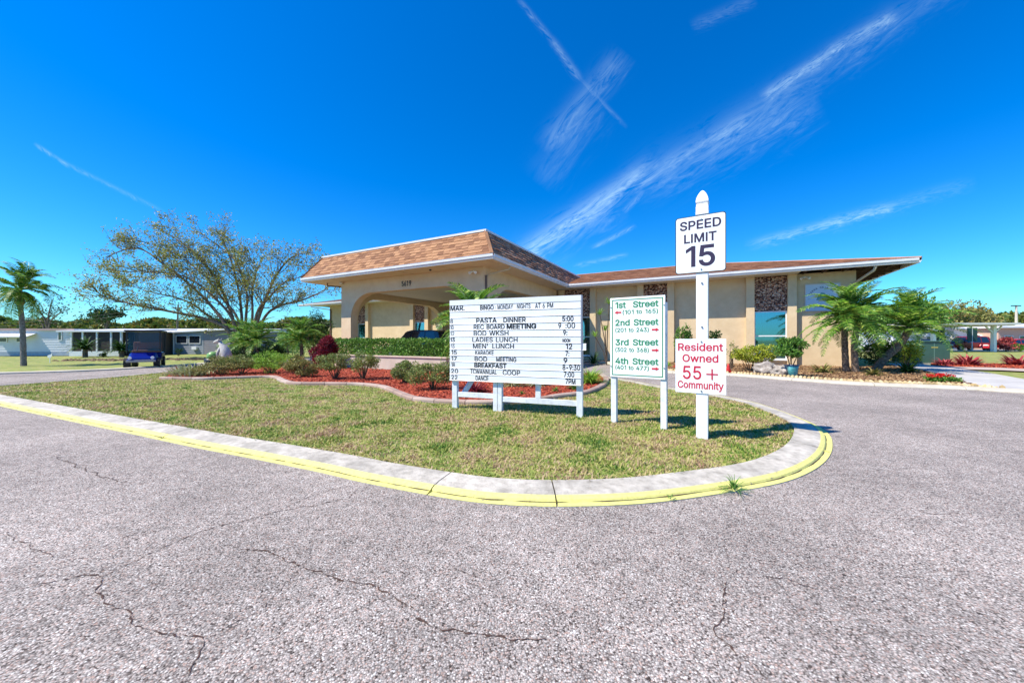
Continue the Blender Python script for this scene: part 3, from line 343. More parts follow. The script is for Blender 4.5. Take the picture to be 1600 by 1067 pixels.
def glyph(ch, bold, extr):
    """one letter in em units: outlines sampled, thickened by bold, filled by the nonzero rule"""
    key = (ch, round(bold, 4), round(extr, 4))
    if key in GCACHE: return GCACHE[key]
    from mathutils.geometry import delaunay_2d_cdt
    cont = []
    for q in GLYPHS[ch][1]:
        v = [int(k) / 1000 for k in q.split()]; pts = [v[i:i + 6] for i in range(0, len(v), 6)]; out = []
        for i, p in enumerate(pts):
            r = pts[(i + 1) % len(pts)]; p0 = Vector(p[:2]); p1 = Vector(p[4:6]); p2 = Vector(r[2:4]); p3 = Vector(r[:2])
            st = (p1 - p0).normalized().dot((p3 - p0).normalized()) > .9995 and (p3 - p2).normalized().dot((p3 - p0).normalized()) > .9995 if (p1 - p0).length > 1e-6 and (p3 - p2).length > 1e-6 else True
            n = 1 if st else 4
            for j in range(n): t = j / n; out.append(p0 * (1 - t) ** 3 + p1 * 3 * t * (1 - t) ** 2 + p2 * 3 * t * t * (1 - t) + p3 * t ** 3)
        cl = [out[0]]
        for p in out[1:]:
            if (p - cl[-1]).length > 2e-3: cl.append(p)
        if (cl[0] - cl[-1]).length < 2e-3: cl.pop()
        cont.append(cl)
    area = lambda c: sum(c[i].x * c[(i + 1) % len(c)].y - c[(i + 1) % len(c)].x * c[i].y for i in range(len(c)))
    sg = 1 if area(max(cont, key=lambda c: abs(area(c)))) > 0 else -1
    if bold:
        for k, c in enumerate(cont):
            n = len(c); o = []
            for i in range(n):
                d0 = (c[i] - c[i - 1]).normalized(); d1 = (c[(i + 1) % n] - c[i]).normalized(); n0 = Vector((d0.y, -d0.x)) * sg; n1 = Vector((d1.y, -d1.x)) * sg
                m = n0 + n1; m = m.normalized() if m.length > 1e-3 else n0
                o.append(c[i] + m * bold / max(.55, m.dot(n0)))
            cont[k] = o
    co, ed = [], []
    for c in cont: k = len(co); co += [p.copy() for p in c]; ed += [(k + i, k + (i + 1) % len(c)) for i in range(len(c))]
    vo, eo, fo = delaunay_2d_cdt(co, ed, [], 0, 1e-5)[:3]
    def wind(x, y):
        w = 0
        for c in cont:
            for i in range(len(c)):
                p, q = c[i], c[(i + 1) % len(c)]
                if (p.y <= y) != (q.y <= y):
                    xx = p.x + (y - p.y) / (q.y - p.y) * (q.x - p.x)
                    if xx > x: w += 1 if q.y > p.y else -1
        return w
    Fc = [tuple(f) for f in fo if wind(sum(vo[i].x for i in f) / len(f), sum(vo[i].y for i in f) / len(f)) != 0]
    V = [(p.x, p.y, extr) for p in vo]
    if extr:
        n = len(V); V += [(p.x, p.y, -extr) for p in vo]; cnt = {}
        for f in Fc:
            for i in range(len(f)): cnt[(f[i], f[(i + 1) % len(f)])] = 1
        Fc += [(b_, a_, a_ + n, b_ + n) for (a_, b_) in cnt if (b_, a_) not in cnt]
    GCACHE[key] = (V, Fc); return GCACHE[key]
def text_mesh(txt, size, bold=0.0, xs=1.0, align='LEFT', spacing=1.0, extr=0.0):
    size *= 1.43; bq = round(bold / size, 3); V, Fc = [], []; x = 0.0
    if align == 'CENTER': x = -sum(GLYPHS[k][0] if k in GLYPHS else 280 for k in txt) / 2000
    for ch in txt:
        if ch not in GLYPHS: x += .28; continue
        gv, gf = glyph(ch, bq, extr / size); n = len(V)
        V += [((v[0] + x) * xs * size, -v[2] * size, v[1] * size) for v in gv]; Fc += [tuple(i + n for i in f) for f in gf]
        x += GLYPHS[ch][0] / 1000 * spacing
    me = bpy.data.meshes.new('lettering'); me.from_pydata(V, [], Fc); me.update(); return me
def text(txt, x, z, size, mat, parent, y=-.004, fitw=None, **kw):
    """lettering standing in the xz plane of its parent, facing -y; fitw = exact width wanted"""
    me = text_mesh(txt, size, **kw)
    if fitw:
        xs = [v.co.x for v in me.vertices]; w = max(xs) - min(xs); x0 = min(xs); s = fitw / w
        for v in me.vertices: v.co.x = (v.co.x - x0) * s
    me.materials.clear(); me.materials.append(mat)
    return link('lettering', me, parent, (x, y, z))

# ------------------------------------------------------------------ foliage generators
def leaf_quads(c, L, W, up=.3, aim=None, spread=1.0):
    """rhombus leaves at centres c (N,3)"""
    N = len(c); d = rng.normal(size=(N, 3)) * spread
    if aim is not None: d += aim
    d[:, 2] += up; d /= np.linalg.norm(d, axis=1, keepdims=True) + 1e-9
    r = rng.normal(size=(N, 3)); s = np.cross(d, r); s /= np.linalg.norm(s, axis=1, keepdims=True) + 1e-9
    L = (L * rng.uniform(.6, 1.25, (N, 1))); W = W * rng.uniform(.7, 1.2, (N, 1))
    return np.stack([c, c + d * L * .45 + s * W * .5, c + d * L, c + d * L * .45 - s * W * .5], 1).reshape(-1, 3)
def clump_points(n, rx, ry, rz, clumps=14, cr=.35, cz=0.0, shell=.55):
    th = rng.uniform(0, 2 * np.pi, clumps); u = rng.uniform(-1, 1, clumps); rr = rng.uniform(shell, 1, clumps)
    q = np.sqrt(1 - u * u)
    C = np.stack([q * np.cos(th) * rr * rx, q * np.sin(th) * rr * ry, u * rr * rz], 1)
    k = rng.integers(0, clumps, n); w = rng.normal(size=(n, 3)); w /= np.linalg.norm(w, axis=1, keepdims=True)
    w *= rng.uniform(.3, 1, (n, 1)) ** .5 * cr * rng.uniform(.7, 1.3, clumps)[k][:, None]
    pts = C[k] + w * np.array([rx, ry, rz]); pts[:, 2] += cz
    return pts, w
LEAFPAL = {
    'green': [(.04, .12, .015), (.09, .23, .03), (.17, .34, .05), (.24, .40, .08)],
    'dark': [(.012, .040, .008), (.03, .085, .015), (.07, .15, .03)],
    'olive': [(.12, .13, .03), (.24, .25, .06), (.36, .35, .11), (.28, .18, .07)],
    'hibis': [(.09, .15, .03), (.21, .29, .06), (.38, .45, .14), (.30, .22, .10)],
    'yellow': [(.16, .27, .03), (.42, .48, .04), (.62, .60, .07)],
    'red': [(.08, .010, .015), (.22, .018, .03), (.36, .04, .07), (.14, .02, .03)],
    'pink': [(.20, .02, .03), (.48, .06, .08), (.62, .18, .14), (.3, .03, .06)],
    'varieg': [(.18, .28, .08), (.42, .48, .22), (.62, .64, .38), (.10, .16, .04)],
    'lime': [(.14, .32, .03), (.27, .47, .05), (.38, .56, .08)],
    'palm': [(.03, .11, .012), (.11, .27, .025), (.25, .45, .04), (.50, .55, .13)],
    'tree': [(.16, .19, .03), (.32, .36, .06), (.46, .46, .12), (.30, .18, .06)],
    'wood': [(.05, .09, .02), (.11, .18, .03), (.22, .27, .05), (.28, .20, .05)],
}
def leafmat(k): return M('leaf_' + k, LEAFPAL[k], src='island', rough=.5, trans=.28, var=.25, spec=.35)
bark = lambda: M('bark', [(.07, .05, .035), (.17, .125, .095), (.28, .22, .17)], scale=14, rough=.9, bump=.5)
stemmat = lambda: M('stem_brown', [(.06, .04, .025), (.16, .11, .07)], scale=20, rough=.85)

def stems_mb(n, r, h, rad):
    mb = MB()
    for i in range(n):
        a = random.uniform(0, 6.28); q = random.uniform(.3, 1) * r
        e = Vector((math.cos(a) * q, math.sin(a) * q, h * random.uniform(.7, 1)))
        m = e * .5 + Vector((random.uniform(-.05, .05), random.uniform(-.05, .05), -h * .08))
        mb.tube([(math.cos(a) * .03, math.sin(a) * .03, -.03), m, e], [rad, rad * .75, rad * .4], 5)
    return mb
def bush(name, label, loc, rx, ry, h, pal, n=2500, leaf=.05, clumps=22, cr=.38, stem=.25, nst=6, cat='bush', group=None, asp=.5, up=.25, lift=.0):
    """stem = bare height fraction"""
    t = thing(name, label, cat, loc, random.uniform(-3, 3), group)
    rz = h * (1 - stem) / 2; cz = h - rz
    pts, w = clump_points(n, rx * .85, ry * .85, rz * .85, clumps, cr, cz)
    pts[:, 2] = np.maximum(pts[:, 2], .02 + lift)
    aim = w / (np.linalg.norm(w, axis=1, keepdims=True) + 1e-9) * .9
    link('foliage', npmesh('foliage', leaf_quads(pts, leaf, leaf * asp, up, aim), 4, leafmat(pal)), t)
    stems_mb(nst, rx * .55, h * .75, .012 + h * .006).build('stem', stemmat(), t)
    return t
def blades(n, h, w, spread, segs=3, droop=.9, base=.06):
    """arching strap leaves from a centre"""
    V = []
    for i in range(n):
        a = random.uniform(0, 6.283); el = R(random.uniform(35, 88)) if spread < 1 else R(random.uniform(12, 80)); L = h * random.uniform(.7, 1.15)
        p = Vector((math.cos(a), math.sin(a), 0)) * random.uniform(0, base); d2 = Vector((math.cos(a), math.sin(a), 0)); s = Vector((-d2.y, d2.x, 0))
        pr = None
        for k in range(segs + 1):
            t = k / segs; ww = w * (1 - t ** 2.2) * (.55 + .45 * min(1, t * 3)) / 2 + .001
            cur = (p - s * ww, p + s * ww)
            if pr: V += [pr[0], pr[1], cur[1], cur[0]]
            pr = cur; e = el - droop * t * 1.4; p = p + (d2 * math.cos(e) + Vector((0, 0, 1)) * math.sin(e)) * L / segs
    return np.array([tuple(v) for v in V])
BLADEMAT = {}
def bladematr(k):
    return M('blade_' + k, LEAFPAL[k], src='noise', scale=9, rough=.5, trans=.2, spec=.35)
def tuft(name, label, loc, n, h, w, pal, spread=1, droop=.9, cat='plant', group=None, base=.06):
    o = link(name, npmesh(name, blades(n, h, w, spread, 3, droop, base), 4, leafmat(pal)), None, loc, (0, 0, random.uniform(0, 6)), label=label, category=cat)
    if group: o['group'] = group
    return o
def frond_mesh(L, e0, droop, nl=30, ll=.26, lw=.02, hang=.5, pal='palm'):
    """one pinnate palm leaf: rachis along +x"""
    pts = []; p = Vector((0, 0, 0)); k = 12; el = e0
    for i in range(k + 1):
        pts.append(p.copy()); t = i / k; el = e0 - droop * t ** 1.2; p = p + Vector((math.cos(el), 0, math.sin(el))) * L / k
    mb = MB(); mb.tube(pts, [.013 * (1 - .85 * i / k) * max(L, .8) for i in range(k + 1)], 4)
    for i in range(nl):
        t = .10 + .9 * i / nl; f = t * k; j = min(int(f), k - 1); q = pts[j].lerp(pts[j + 1], f - j); d = (pts[j + 1] - pts[j]).normalized()
        l = ll * (math.sin(math.pi * min(1, t * .85 + .12)) ** .6) * random.uniform(.85, 1.1)
        for sd in (-1, 1):
            s = Vector((0, sd, 0)); upv = d.cross(s) * sd
            dr = (d * random.uniform(.45, .75) + s * 1.0 + Vector((0, 0, 1)) * random.uniform(.1, .35)).normalized()
            q1 = q + dr * l * .5; dr2 = (dr + Vector((0, 0, -hang * random.uniform(.6, 1.3)))).normalized(); q2 = q1 + dr2 * l * .5
            wv = d * lw * .5
            mb.add([q - wv * .4, q + wv * .4, q1 + wv, q2, q1 - wv], [(0, 1, 2, 3, 4)])
    return mb.mesh('frond', M('palm_leaf_' + pal, LEAFPAL[pal], src='island', rough=.42, trans=.25, var=.2, spec=.4))
def palm(name, label, path, r0, r1, variants, nf, head=.0, cat='palm tree', group=None, trunkmat=None, lean=(0, 0), parent=None, tilt=(-25, 60)):
    base = Vector(path[0]); t = parent or thing(name, label, cat, base, 0, group)
    org = t.location
    tm = trunkmat or M('palm_trunk', [(.05, .035, .025), (.16, .11, .08), (.26, .20, .15)], scale=16, rough=.95, bump=.8)
    sm = catmull3([Vector(p) - org for p in path], 8); n = len(sm)
    rad = [(r0 + (r1 - r0) * i / (n - 1)) * (1 + .10 * (i % 2)) for i in range(n)]
    MB().tube(sm, rad, 10).build('trunk', tm, t)
    top = sm[-1]
    for i in range(nf):
        f = i / (nf - 1); az = i * 2.39996 + random.uniform(-.2, .2)
        me = variants[min(len(variants) - 1, int(f * len(variants)))]
        tl = R(tilt[1] + (tilt[0] - tilt[1]) * f + random.uniform(-8, 8))
        o = link('frond', me, t, top + Vector((0, 0, random.uniform(-.06, .04))))
        mt = Matrix.Rotation(lean[1], 4, 'Y') @ Matrix.Rotation(lean[0], 4, 'X') @ Matrix.Rotation(az, 4, 'Z') @ Matrix.Rotation(-tl, 4, 'Y') @ Matrix.Rotation(random.uniform(-.3, .3), 4, 'X')
        o.rotation_euler = mt.to_euler(); s = random.uniform(.85, 1.1); o.scale = (s, s, s)
    return t
def catmull3(pts, k):
    out = []; n = len(pts)
    for i in range(n - 1):
        p0 = pts[max(i - 1, 0)]; p1 = pts[i]; p2 = pts[i + 1]; p3 = pts[min(i + 2, n - 1)]
        for j in range(k):
            t = j / k; out.append(.5 * ((2 * p1) + (-p0 + p2) * t + (2 * p0 - 5 * p1 + 4 * p2 - p3) * t * t + (-p0 + 3 * p1 - 3 * p2 + p3) * t ** 3))
    out.append(pts[-1]); return out

# ------------------------------------------------------------------ materials of the setting
def asphalt_mat():
    m = bpy.data.materials.new('asphalt'); m.use_nodes = True; nt = m.node_tree; g = NG(nt); b = nt.nodes['Principled BSDF']
    b.inputs['Roughness'].default_value = .88; b.inputs['Specular IOR Level'].default_value = .3
    tc = g.n('ShaderNodeTexCoord'); co = tc.outputs['Object']
    v = g.n('ShaderNodeTexVoronoi'); v.inputs['Scale'].default_value = 125; nt.links.new(co, v.inputs['Vector'])
    s = g.n('ShaderNodeSeparateColor'); nt.links.new(v.outputs['Color'], s.inputs[0])
    c = ramp(g, s.outputs[0], [(0, (.07, .05, .042)), (.10, (.21, .17, .15)), (.30, (.48, .425, .385)), (.54, (.375, .33, .30)), (.68, (.55, .50, .46)), (.82, (.45, .31, .255)), (1, (.79, .76, .715))])
    # gap between chips
    ed = g.n('ShaderNodeMapRange'); ed.inputs[1].default_value = .35; ed.inputs[2].default_value = .75; ed.inputs[3].default_value = 1; ed.inputs[4].default_value = .42
    nt.links.new(v.outputs['Distance'], ed.inputs[0])
    n = g.n('ShaderNodeTexNoise'); n.inputs['Scale'].default_value = .7; n.inputs['Detail'].default_value = 8; n.inputs['Roughness'].default_value = .62; nt.links.new(co, n.inputs['Vector'])
    n2 = g.n('ShaderNodeTexNoise'); n2.inputs['Scale'].default_value = 9; n2.inputs['Detail'].default_value = 5; nt.links.new(co, n2.inputs['Vector'])
    a = g.n('ShaderNodeMapRange'); a.inputs[1].default_value = .3; a.inputs[2].default_value = .7; a.inputs[3].default_value = .74; a.inputs[4].default_value = 1.22; nt.links.new(n.outputs[0], a.inputs[0])
    a2 = g.n('ShaderNodeMapRange'); a2.inputs[1].default_value = .3; a2.inputs[2].default_value = .7; a2.inputs[3].default_value = .82; a2.inputs[4].default_value = 1.12; nt.links.new(n2.outputs[0], a2.inputs[0])
    k = g.m('MULTIPLY', g.m('MULTIPLY', a.outputs[0], a2.outputs[0]), ed.outputs[0])
    vm = g.n('ShaderNodeVectorMath', operation='SCALE'); nt.links.new(c, vm.inputs[0]); nt.links.new(k, vm.inputs['Scale'])
    nt.links.new(vm.outputs[0], b.inputs['Base Color'])
    bp = g.n('ShaderNodeBump'); bp.inputs['Strength'].default_value = .55; bp.inputs['Distance'].default_value = .006; nt.links.new(g.m('ADD', g.m('MULTIPLY', v.outputs['Distance'], -1), g.m('MULTIPLY', s.outputs[1], .8)), bp.inputs['Height']); nt.links.new(bp.outputs[0], b.inputs['Normal'])
    return m
ASPH = asphalt_mat()
CONC = M('kerb_concrete', [(.34, .31, .26), (.47, .43, .37), (.56, .52, .45)], scale=13, rough=.9, bump=.45, var=.32, bscale=60)
YEL = M('kerb_yellow_paint', [(0.0, (.30, .27, .18)), (.33, (.34, .31, .19)), (.37, (.60, .55, .17)), (.50, (.68, .635, .20)), (1, (.76, .72, .26))], scale=26, rough=.7, bump=.2, detail=9, bscale=70)
LAWN = M('lawn_ground', [(.09, .14, .025), (.20, .26, .045), (.32, .31, .09), (.36, .27, .14)], scale=3.2, rough=.95, bump=.8, var=.22, detail=10, bscale=50)
WHITE = M('white_paint', [(.72, .73, .75), (.82, .83, .84)], scale=4, rough=.45, var=.04)
STUCCO = M('stucco_tan', [(.63, .475, .29), (.71, .55, .35)], scale=3, rough=.9, bump=.22, var=.06, bscale=55)
TRIM = M('gutter_white', [(.62, .62, .65), (.72, .72, .74)], scale=3, rough=.4, var=.05)
BLACK = M('black_plastic', [(.015, .015, .017)], rough=.4)
TYRE = M('tyre_rubber', [(.02, .02, .02)], rough=.85)
STEEL = M('bolt_steel', [(.25, .25, .27)], rough=.35, metal=.9)

def glass_mat(name, tint, mixv=.45, rough=.03):
    m = bpy.data.materials.new(name); m.use_nodes = True; nt = m.node_tree; g = NG(nt); nt.nodes.remove(nt.nodes['Principled BSDF'])
    gl = g.n('ShaderNodeBsdfGlossy'); gl.inputs['Roughness'].default_value = rough; gl.inputs[0].default_value = (.35, .75, .95, 1)
    tr = g.n('ShaderNodeBsdfTransparent'); tr.inputs[0].default_value = (*tint, 1); ms = g.n('ShaderNodeMixShader'); ms.inputs[0].default_value = mixv
    nt.links.new(tr.outputs[0], ms.inputs[1]); nt.links.new(gl.outputs[0], ms.inputs[2]); nt.links.new(ms.outputs[0], nt.nodes['Material Output'].inputs[0]); return m
GLASS = glass_mat('window_glass', (.12, .50, .58), .34)
DGLASS = M('dark_glass', [(.012, .018, .028)], rough=.06, spec=.9)

# ------------------------------------------------------------------ ground, roads
def T(*ps): return [P(u, v) for u, v in ps]
flat('ground', [(-1500, -1500), (1500, -1500), (1500, 1500), (-1500, 1500)], -.03, LAWN, kind='structure')
# building frame
OX, OY = -.82, 14.67; UX, UY = .883, -.469; BR = math.atan2(UY, UX)
def B(a, b, z=0): return Vector((OX + UX * a - UY * b, OY + UY * a + UX * b, z))
bedkerb = [B(-.2, 8.6), B(2.2, 8.6), Vector((5.2, 17.3, 0)), P(1042, 583), P(1140, 587.5), P(1330, 601.5), P(1510, 609.5), P(1600, 615), Vector((17, 5.0, 0)), Vector((26, -2, 0))]
road_poly = ([Vector((-80, -30, 0)), Vector((60, -30, 0)), Vector((60, -6, 0)), Vector((30, -4.5, 0))] + bedkerb[::-1] +
             [B(-10.6, 8.6), Vector((-12, 29, 0)), Vector((-17.6, 24.5, 0)), Vector((-16.9, 18.5, 0)), Vector((-19.4, 14.2, 0)), Vector((-30, 12.6, 0)), Vector((-80, 10.5, 0))])
road = flat('road', road_poly, 0, ASPH, kind='structure')
# cracks: thin dark seams lying just above the road
CRK = M('crack_dark', [(.035, .02, .016), (.11, .06, .045)], scale=40, rough=1)
cracks = [([(0, 926), (60, 912), (118, 901), (160, 900), (250, 858), (318, 829), (350, 822), (430, 800), (545, 779), (565, 758)], .009),
          ([(160, 900), (146, 925), (160, 938), (190, 952), (215, 975), (250, 990), (300, 1002), (312, 1012), (300, 1035), (306, 1067)], .0075),
          ([(357, 850), (398, 860), (435, 872), (470, 884), (512, 897), (560, 911), (600, 924), (640, 950), (680, 985), (740, 992), (800, 996), (860, 999)], .009),
          ([(756, 994), (764, 1020), (768, 1040)], .005), ([(82, 714), (105, 722), (150, 741), (185, 752), (208, 754)], .009),
          ([(30, 740), (100, 720), (160, 702), (240, 688)], .005), ([(100, 810), (180, 790)], .006), ([(105, 872), (160, 855), (250, 817)], .005),
          ([(312, 1005), (400, 955), (440, 920), (475, 888)], .005), ([(0, 975), (90, 952), (140, 928)], .004),
          ([(460, 808), (500, 795), (530, 790)], .005), ([(1142, 900), (1132, 930), (1125, 960), (1122, 985), (1140, 1010), (1155, 1045), (1157, 1067)], .008),
          ([(1142, 898), (1180, 894), (1230, 905), (1295, 927)], .006), ([(1470, 885), (1500, 898)], .007), ([(0, 827), (60, 862), (98, 872)], .006),
          ([(0, 770), (60, 745), (95, 735)], .004), ([(640, 950), (660, 935), (700, 930)], .004), ([(306, 1002), (350, 985), (420, 940)], .004),
          ([(1295, 927), (1350, 940), (1400, 938)], .004), ([(700, 880), (760, 905), (800, 903)], .004), ([(1400, 790), (1460, 805), (1540, 800)], .004),
          ([(1030, 860), (1090, 872), (1142, 898)], .004), ([(430, 800), (500, 770), (560, 755)], .005)]
for pts, w in cracks:
    pp = []; base = [P(u, v) for u, v in pts]
    for a, b in zip(base[:-1], base[1:]):
        n = max(2, int((b - a).length / .012))
        for j in range(n): pp.append(a.lerp(b, j / n))
    pp.append(base[-1]); n = len(pp); vs = []
    ns = normals2(pp); dsp = 0; ph = random.uniform(0, 90)
    for i, p in enumerate(pp):
        q = p + ns[i] * ((mnoise.noise(Vector((i * .09, ph, 0))) * .035 + mnoise.noise(Vector((i * .33, ph, 7))) * .014 + mnoise.noise(Vector((i * .9, ph, 7))) * .005))
        ww = w * .85 * max(.16, .55 + 1.9 * mnoise.noise(Vector((i * .45, ph, 3))) + 1.2 * mnoise.noise(Vector((i * 1.3, ph, 8)))) * min(1, min(i, n - 1 - i) / 12 + .1) * .5
        vs.append((q.x - ns[i].x * ww, q.y - ns[i].y * ww, .003)); vs.append((q.x + ns[i].x * ww, q.y + ns[i].y * ww, .003))
    MB().add(vs, [(2 * i, 2 * i + 2, 2 * i + 3, 2 * i + 1) for i in range(n - 1)]).build('crack', CRK, road)

# island ---------------------------------------------------------
isl_px = [(0, 635), (100, 656.5), (200, 677.5), (300, 699), (400, 718.5), (500, 739), (559, 753), (645, 770), (735, 785), (817, 791.5), (900, 792.5), (1005, 788), (1110, 775), (1215, 757), (1267, 738), (1294, 717), (1301, 696.5), (1294, 678), (1267, 661), (1215, 641), (1170, 628.5), (1100, 615.5), (1040, 606.5), (985, 596)]
isl = T(*isl_px)
isl = [Vector((-14.6, 9.5, 0)), Vector((-13.4, 8.72, 0))] + isl + [B(3.4, 1.0), B(1.2, 2.1), B(-.6, 2.2)]
back = [B(-4, 2.2), B(-10.2, 2.2), Vector((-12.5, 21.8, 0)), Vector((-14.2, 20.5, 0)), Vector((-14.6, 17.5, 0)), Vector((-14.1, 15.1, 0)), Vector((-13.9, 12.2, 0)), Vector((-14.3, 10.6, 0))]
ipath = catmull(isl + back, .12, closed=True); inr = normals2(ipath, True)
kprof = [(0, -.02), (0, .006), (.060, .008), (.072, .030), (.110, .046), (.18, .058), (.39, .066), (.39, -.02)]
kerb = bpy.data.objects.new('island_kerb', None); COL.objects.link(kerb); kerb['kind'] = 'structure'
joints = [0]; L = 0
jt = [P(672, 770), P(880, 792)]
for i in range(1, len(ipath)):
    L += (ipath[i] - ipath[i - 1]).length
    if any((ipath[i] - j).length < .07 for j in jt) and L > .4: joints.append(i); L = 0
    elif L > 3.6 and all((ipath[i] - j).length > 1.2 for j in jt): joints.append(i); L = 0
joints.append(len(ipath))
for a, b in zip(joints[:-1], joints[1:]):
    if b - a < 2: continue
    s = sweep(ipath, inr, kprof, a, b, .006).build('kerb_segment', CONC, kerb)
    yp = [(.001, .004), (.001, .010), (.058, .0125), (.070, .0345), (.108, .0505), (.114, .0515), (.114, .043)]
    sweep(ipath, inr, yp, a, b, .006).build('yellow_paint', YEL, s)
# dark seam between gutter and kerb face
seg = [i for i in range(len(ipath)) if ipath[i].y < 7.6]
vs = []; idx = [i for i in seg if i < 400]
for i in idx:
    n = mnoise.noise(Vector((i * .8, 2, 0))); w = max(0.0008, .0075 + .011 * n); c = .064 + .005 * mnoise.noise(Vector((i * .3, 9, 0)))
    for o in (c - w, c + w): q = ipath[i] + inr[i] * o; vs.append((q.x, q.y, .0235 if o > c else .016))
MB().add(vs, [(2 * i, 2 * i + 2, 2 * i + 3, 2 * i + 1) for i in range(len(idx) - 1) if idx[i + 1] == idx[i] + 1]).build('seam', CRK, kerb)
inner = [ipath[i] + inr[i] * .385 for i in range(0, len(ipath), 2)]
lawn = flat('island_lawn', inner, .045, LAWN, kind='structure')

# red mulch bed ---------------------------------------------------
bed_px = [(249, 591), (310, 592), (362, 590.5), (415, 589), (429, 590.5), (440, 596), (460, 599.5), (520, 600), (560, 601), (594, 605), (620, 615), (640, 622.5), (664, 626), (707, 629), (772, 629.5), (842, 625), (875, 619.5), (917, 614), (937, 607), (949, 599), (950, 591), (940, 584)]
bedf = catmull([P(u, v, .08) for u, v in bed_px], .12); bn = normals2(bedf)
bedback = [B(.6, .3), B(-1, .3), B(-1, -1.4), B(-9.6, -1.4), B(-9.6, .8), B(-10.3, 1.4), Vector((-12.3, 20.2, 0)), Vector((-13.3, 20, 0)), Vector((-13.7, 17.5, 0)), Vector((-13.3, 14.6, 0))]
bedpoly = [p + n * .08 for p, n in zip(bedf, bn)] + bedback
MULCHG = M('red_mulch_ground', [(.16, .025, .012), (.34, .055, .025), (.45, .09, .04)], scale=30, rough=.95, bump=.8)
bed = flat('mulch_bed', bedpoly, .075, MULCHG, kind='structure')
EDG = M('edging_block_pink', [(0, (.30, .21, .17)), (.5, (.40, .28, .23)), (1, (.46, .36, .31))], src='object', rough=.9, bump=.3, scale=20, var=.2)
k = 0; step = 5
while k + step < len(bedf):
    sweep(bedf, bn, [(-.02, -.02), (-.02, .10), (.0, .125), (.13, .125), (.15, .10), (.15, .02)], k, k + step, .008).build('edging_block', EDG, bed)
    k += step
def chips(poly, n, size, z, mat, name, zr=.02, flatness=.35, parent=None, dens=None, **tg):
    xs = [p[0] for p in poly]; ys = [p[1] for p in poly]
    x = rng.uniform(min(xs), max(xs), n); y = rng.uniform(min(ys), max(ys), n); ok = inpoly(x, y, poly)
    if dens is not None: ok &= rng.uniform(0, 1, n) < dens(x, y)
    x = x[ok]; y = y[ok]; N = len(x)
    c = np.stack([x, y, z + rng.uniform(0, zr, N)], 1); d = rng.normal(size=(N, 3)); d[:, 2] *= flatness; d /= np.linalg.norm(d, axis=1, keepdims=True)
    r = rng.normal(size=(N, 3)); r[:, 2] *= flatness; s = np.cross(d, np.cross(d, r)); s /= np.linalg.norm(s, axis=1, keepdims=True)
    l = size * rng.uniform(.5, 1.3, (N, 1)); w = l * rng.uniform(.2, .45, (N, 1))
    V = np.stack([c - d * l / 2 - s * w / 2, c + d * l / 2 - s * w / 2, c + d * l / 2 + s * w / 2, c - d * l / 2 + s * w / 2], 1)
    return link(name, npmesh(name, V.reshape(-1, 3), 4, mat), parent, **tg)
MULCH = M('red_mulch', [(.10, .012, .008), (.34, .045, .02), (.52, .09, .035), (.62, .17, .08)], src='island', rough=.9)
chips(bedpoly, 130000, .05, .078, MULCH, 'red_mulch', label='bright red wood mulch spread over the curving island bed', category='mulch', kind='stuff', dens=lambda x, y: np.clip(12 / y - .3, .12, 1))

# island grass
def grass(name, poly, n, h, z, label, dens, hole=None, w=.006, mat=None):
    xs = [p[0] for p in poly]; ys = [p[1] for p in poly]
    x = rng.uniform(min(xs), max(xs), n); y = rng.uniform(min(ys), max(ys), n); ok = inpoly(x, y, poly)
    if hole: ok &= ~inpoly(x, y, hole)
    ok &= rng.uniform(0, 1, n) < dens(x, y); x = x[ok]; y = y[ok]; N = len(x)
    a = rng.uniform(0, 2 * np.pi, N); hh = h * rng.uniform(.4, 1.25, N) * (1 + .45 * np.sin(x * 5.1 + np.sin(y * 7.3) * 2) * np.sin(y * 6.2 + np.sin(x * 3.7) * 2)); ln = hh * rng.uniform(.3, 1.9, N)
    ww = w * (1 + y * .12) * rng.uniform(.6, 1.3, N)
    b0 = np.stack([x, y, np.full(N, z)], 1); s = np.stack([-np.sin(a) * ww, np.cos(a) * ww, np.zeros(N)], 1)
    tip = b0 + np.stack([np.cos(a) * ln, np.sin(a) * ln, hh], 1)
    V = np.stack([b0 - s, b0 + s, tip], 1)
    return link(name, npmesh(name, V.reshape(-1, 3), 3, mat), None, label=label, category='grass', kind='stuff')
def grass_mat():
    m = bpy.data.materials.new('grass_blades'); m.use_nodes = True; nt = m.node_tree; g = NG(nt); b = nt.nodes['Principled BSDF']; b.inputs['Roughness'].default_value = .6
    b.inputs['Specular IOR Level'].default_value = .25
    geo = g.n('ShaderNodeNewGeometry'); tc = g.n('ShaderNodeTexCoord')
    n = g.n('ShaderNodeTexNoise'); n.inputs['Scale'].default_value = 1.7; n.inputs['Detail'].default_value = 8; n.inputs['Roughness'].default_value = .65; nt.links.new(tc.outputs['Object'], n.inputs['Vector'])
    f = g.m('ADD', g.m('MULTIPLY', geo.outputs['Random Per Island'], .62), g.m('MULTIPLY', g.m('SUBTRACT', n.outputs[0], .5), 2.9))
    f = g.m('ADD', f, .28, clamp=True)
    c = ramp(g, f, [(0, (.04, .12, .015)), (.20, (.11, .22, .025)), (.40, (.26, .32, .055)), (.56, (.48, .46, .15)), (.70, (.40, .30, .15)), (.84, (.58, .44, .27)), (1, (.34, .21, .13))])
    nt.links.new(c, b.inputs['Base Color'])
    t = g.n('ShaderNodeBsdfTranslucent'); nt.links.new(c, t.inputs[0]); ms = g.n('ShaderNodeMixShader'); ms.inputs[0].default_value = .25
    nt.links.new(b.outputs[0], ms.inputs[1]); nt.links.new(t.outputs[0], ms.inputs[2]); nt.links.new(ms.outputs[0], nt.nodes['Material Output'].inputs[0]); return m
GRASS = grass_mat()
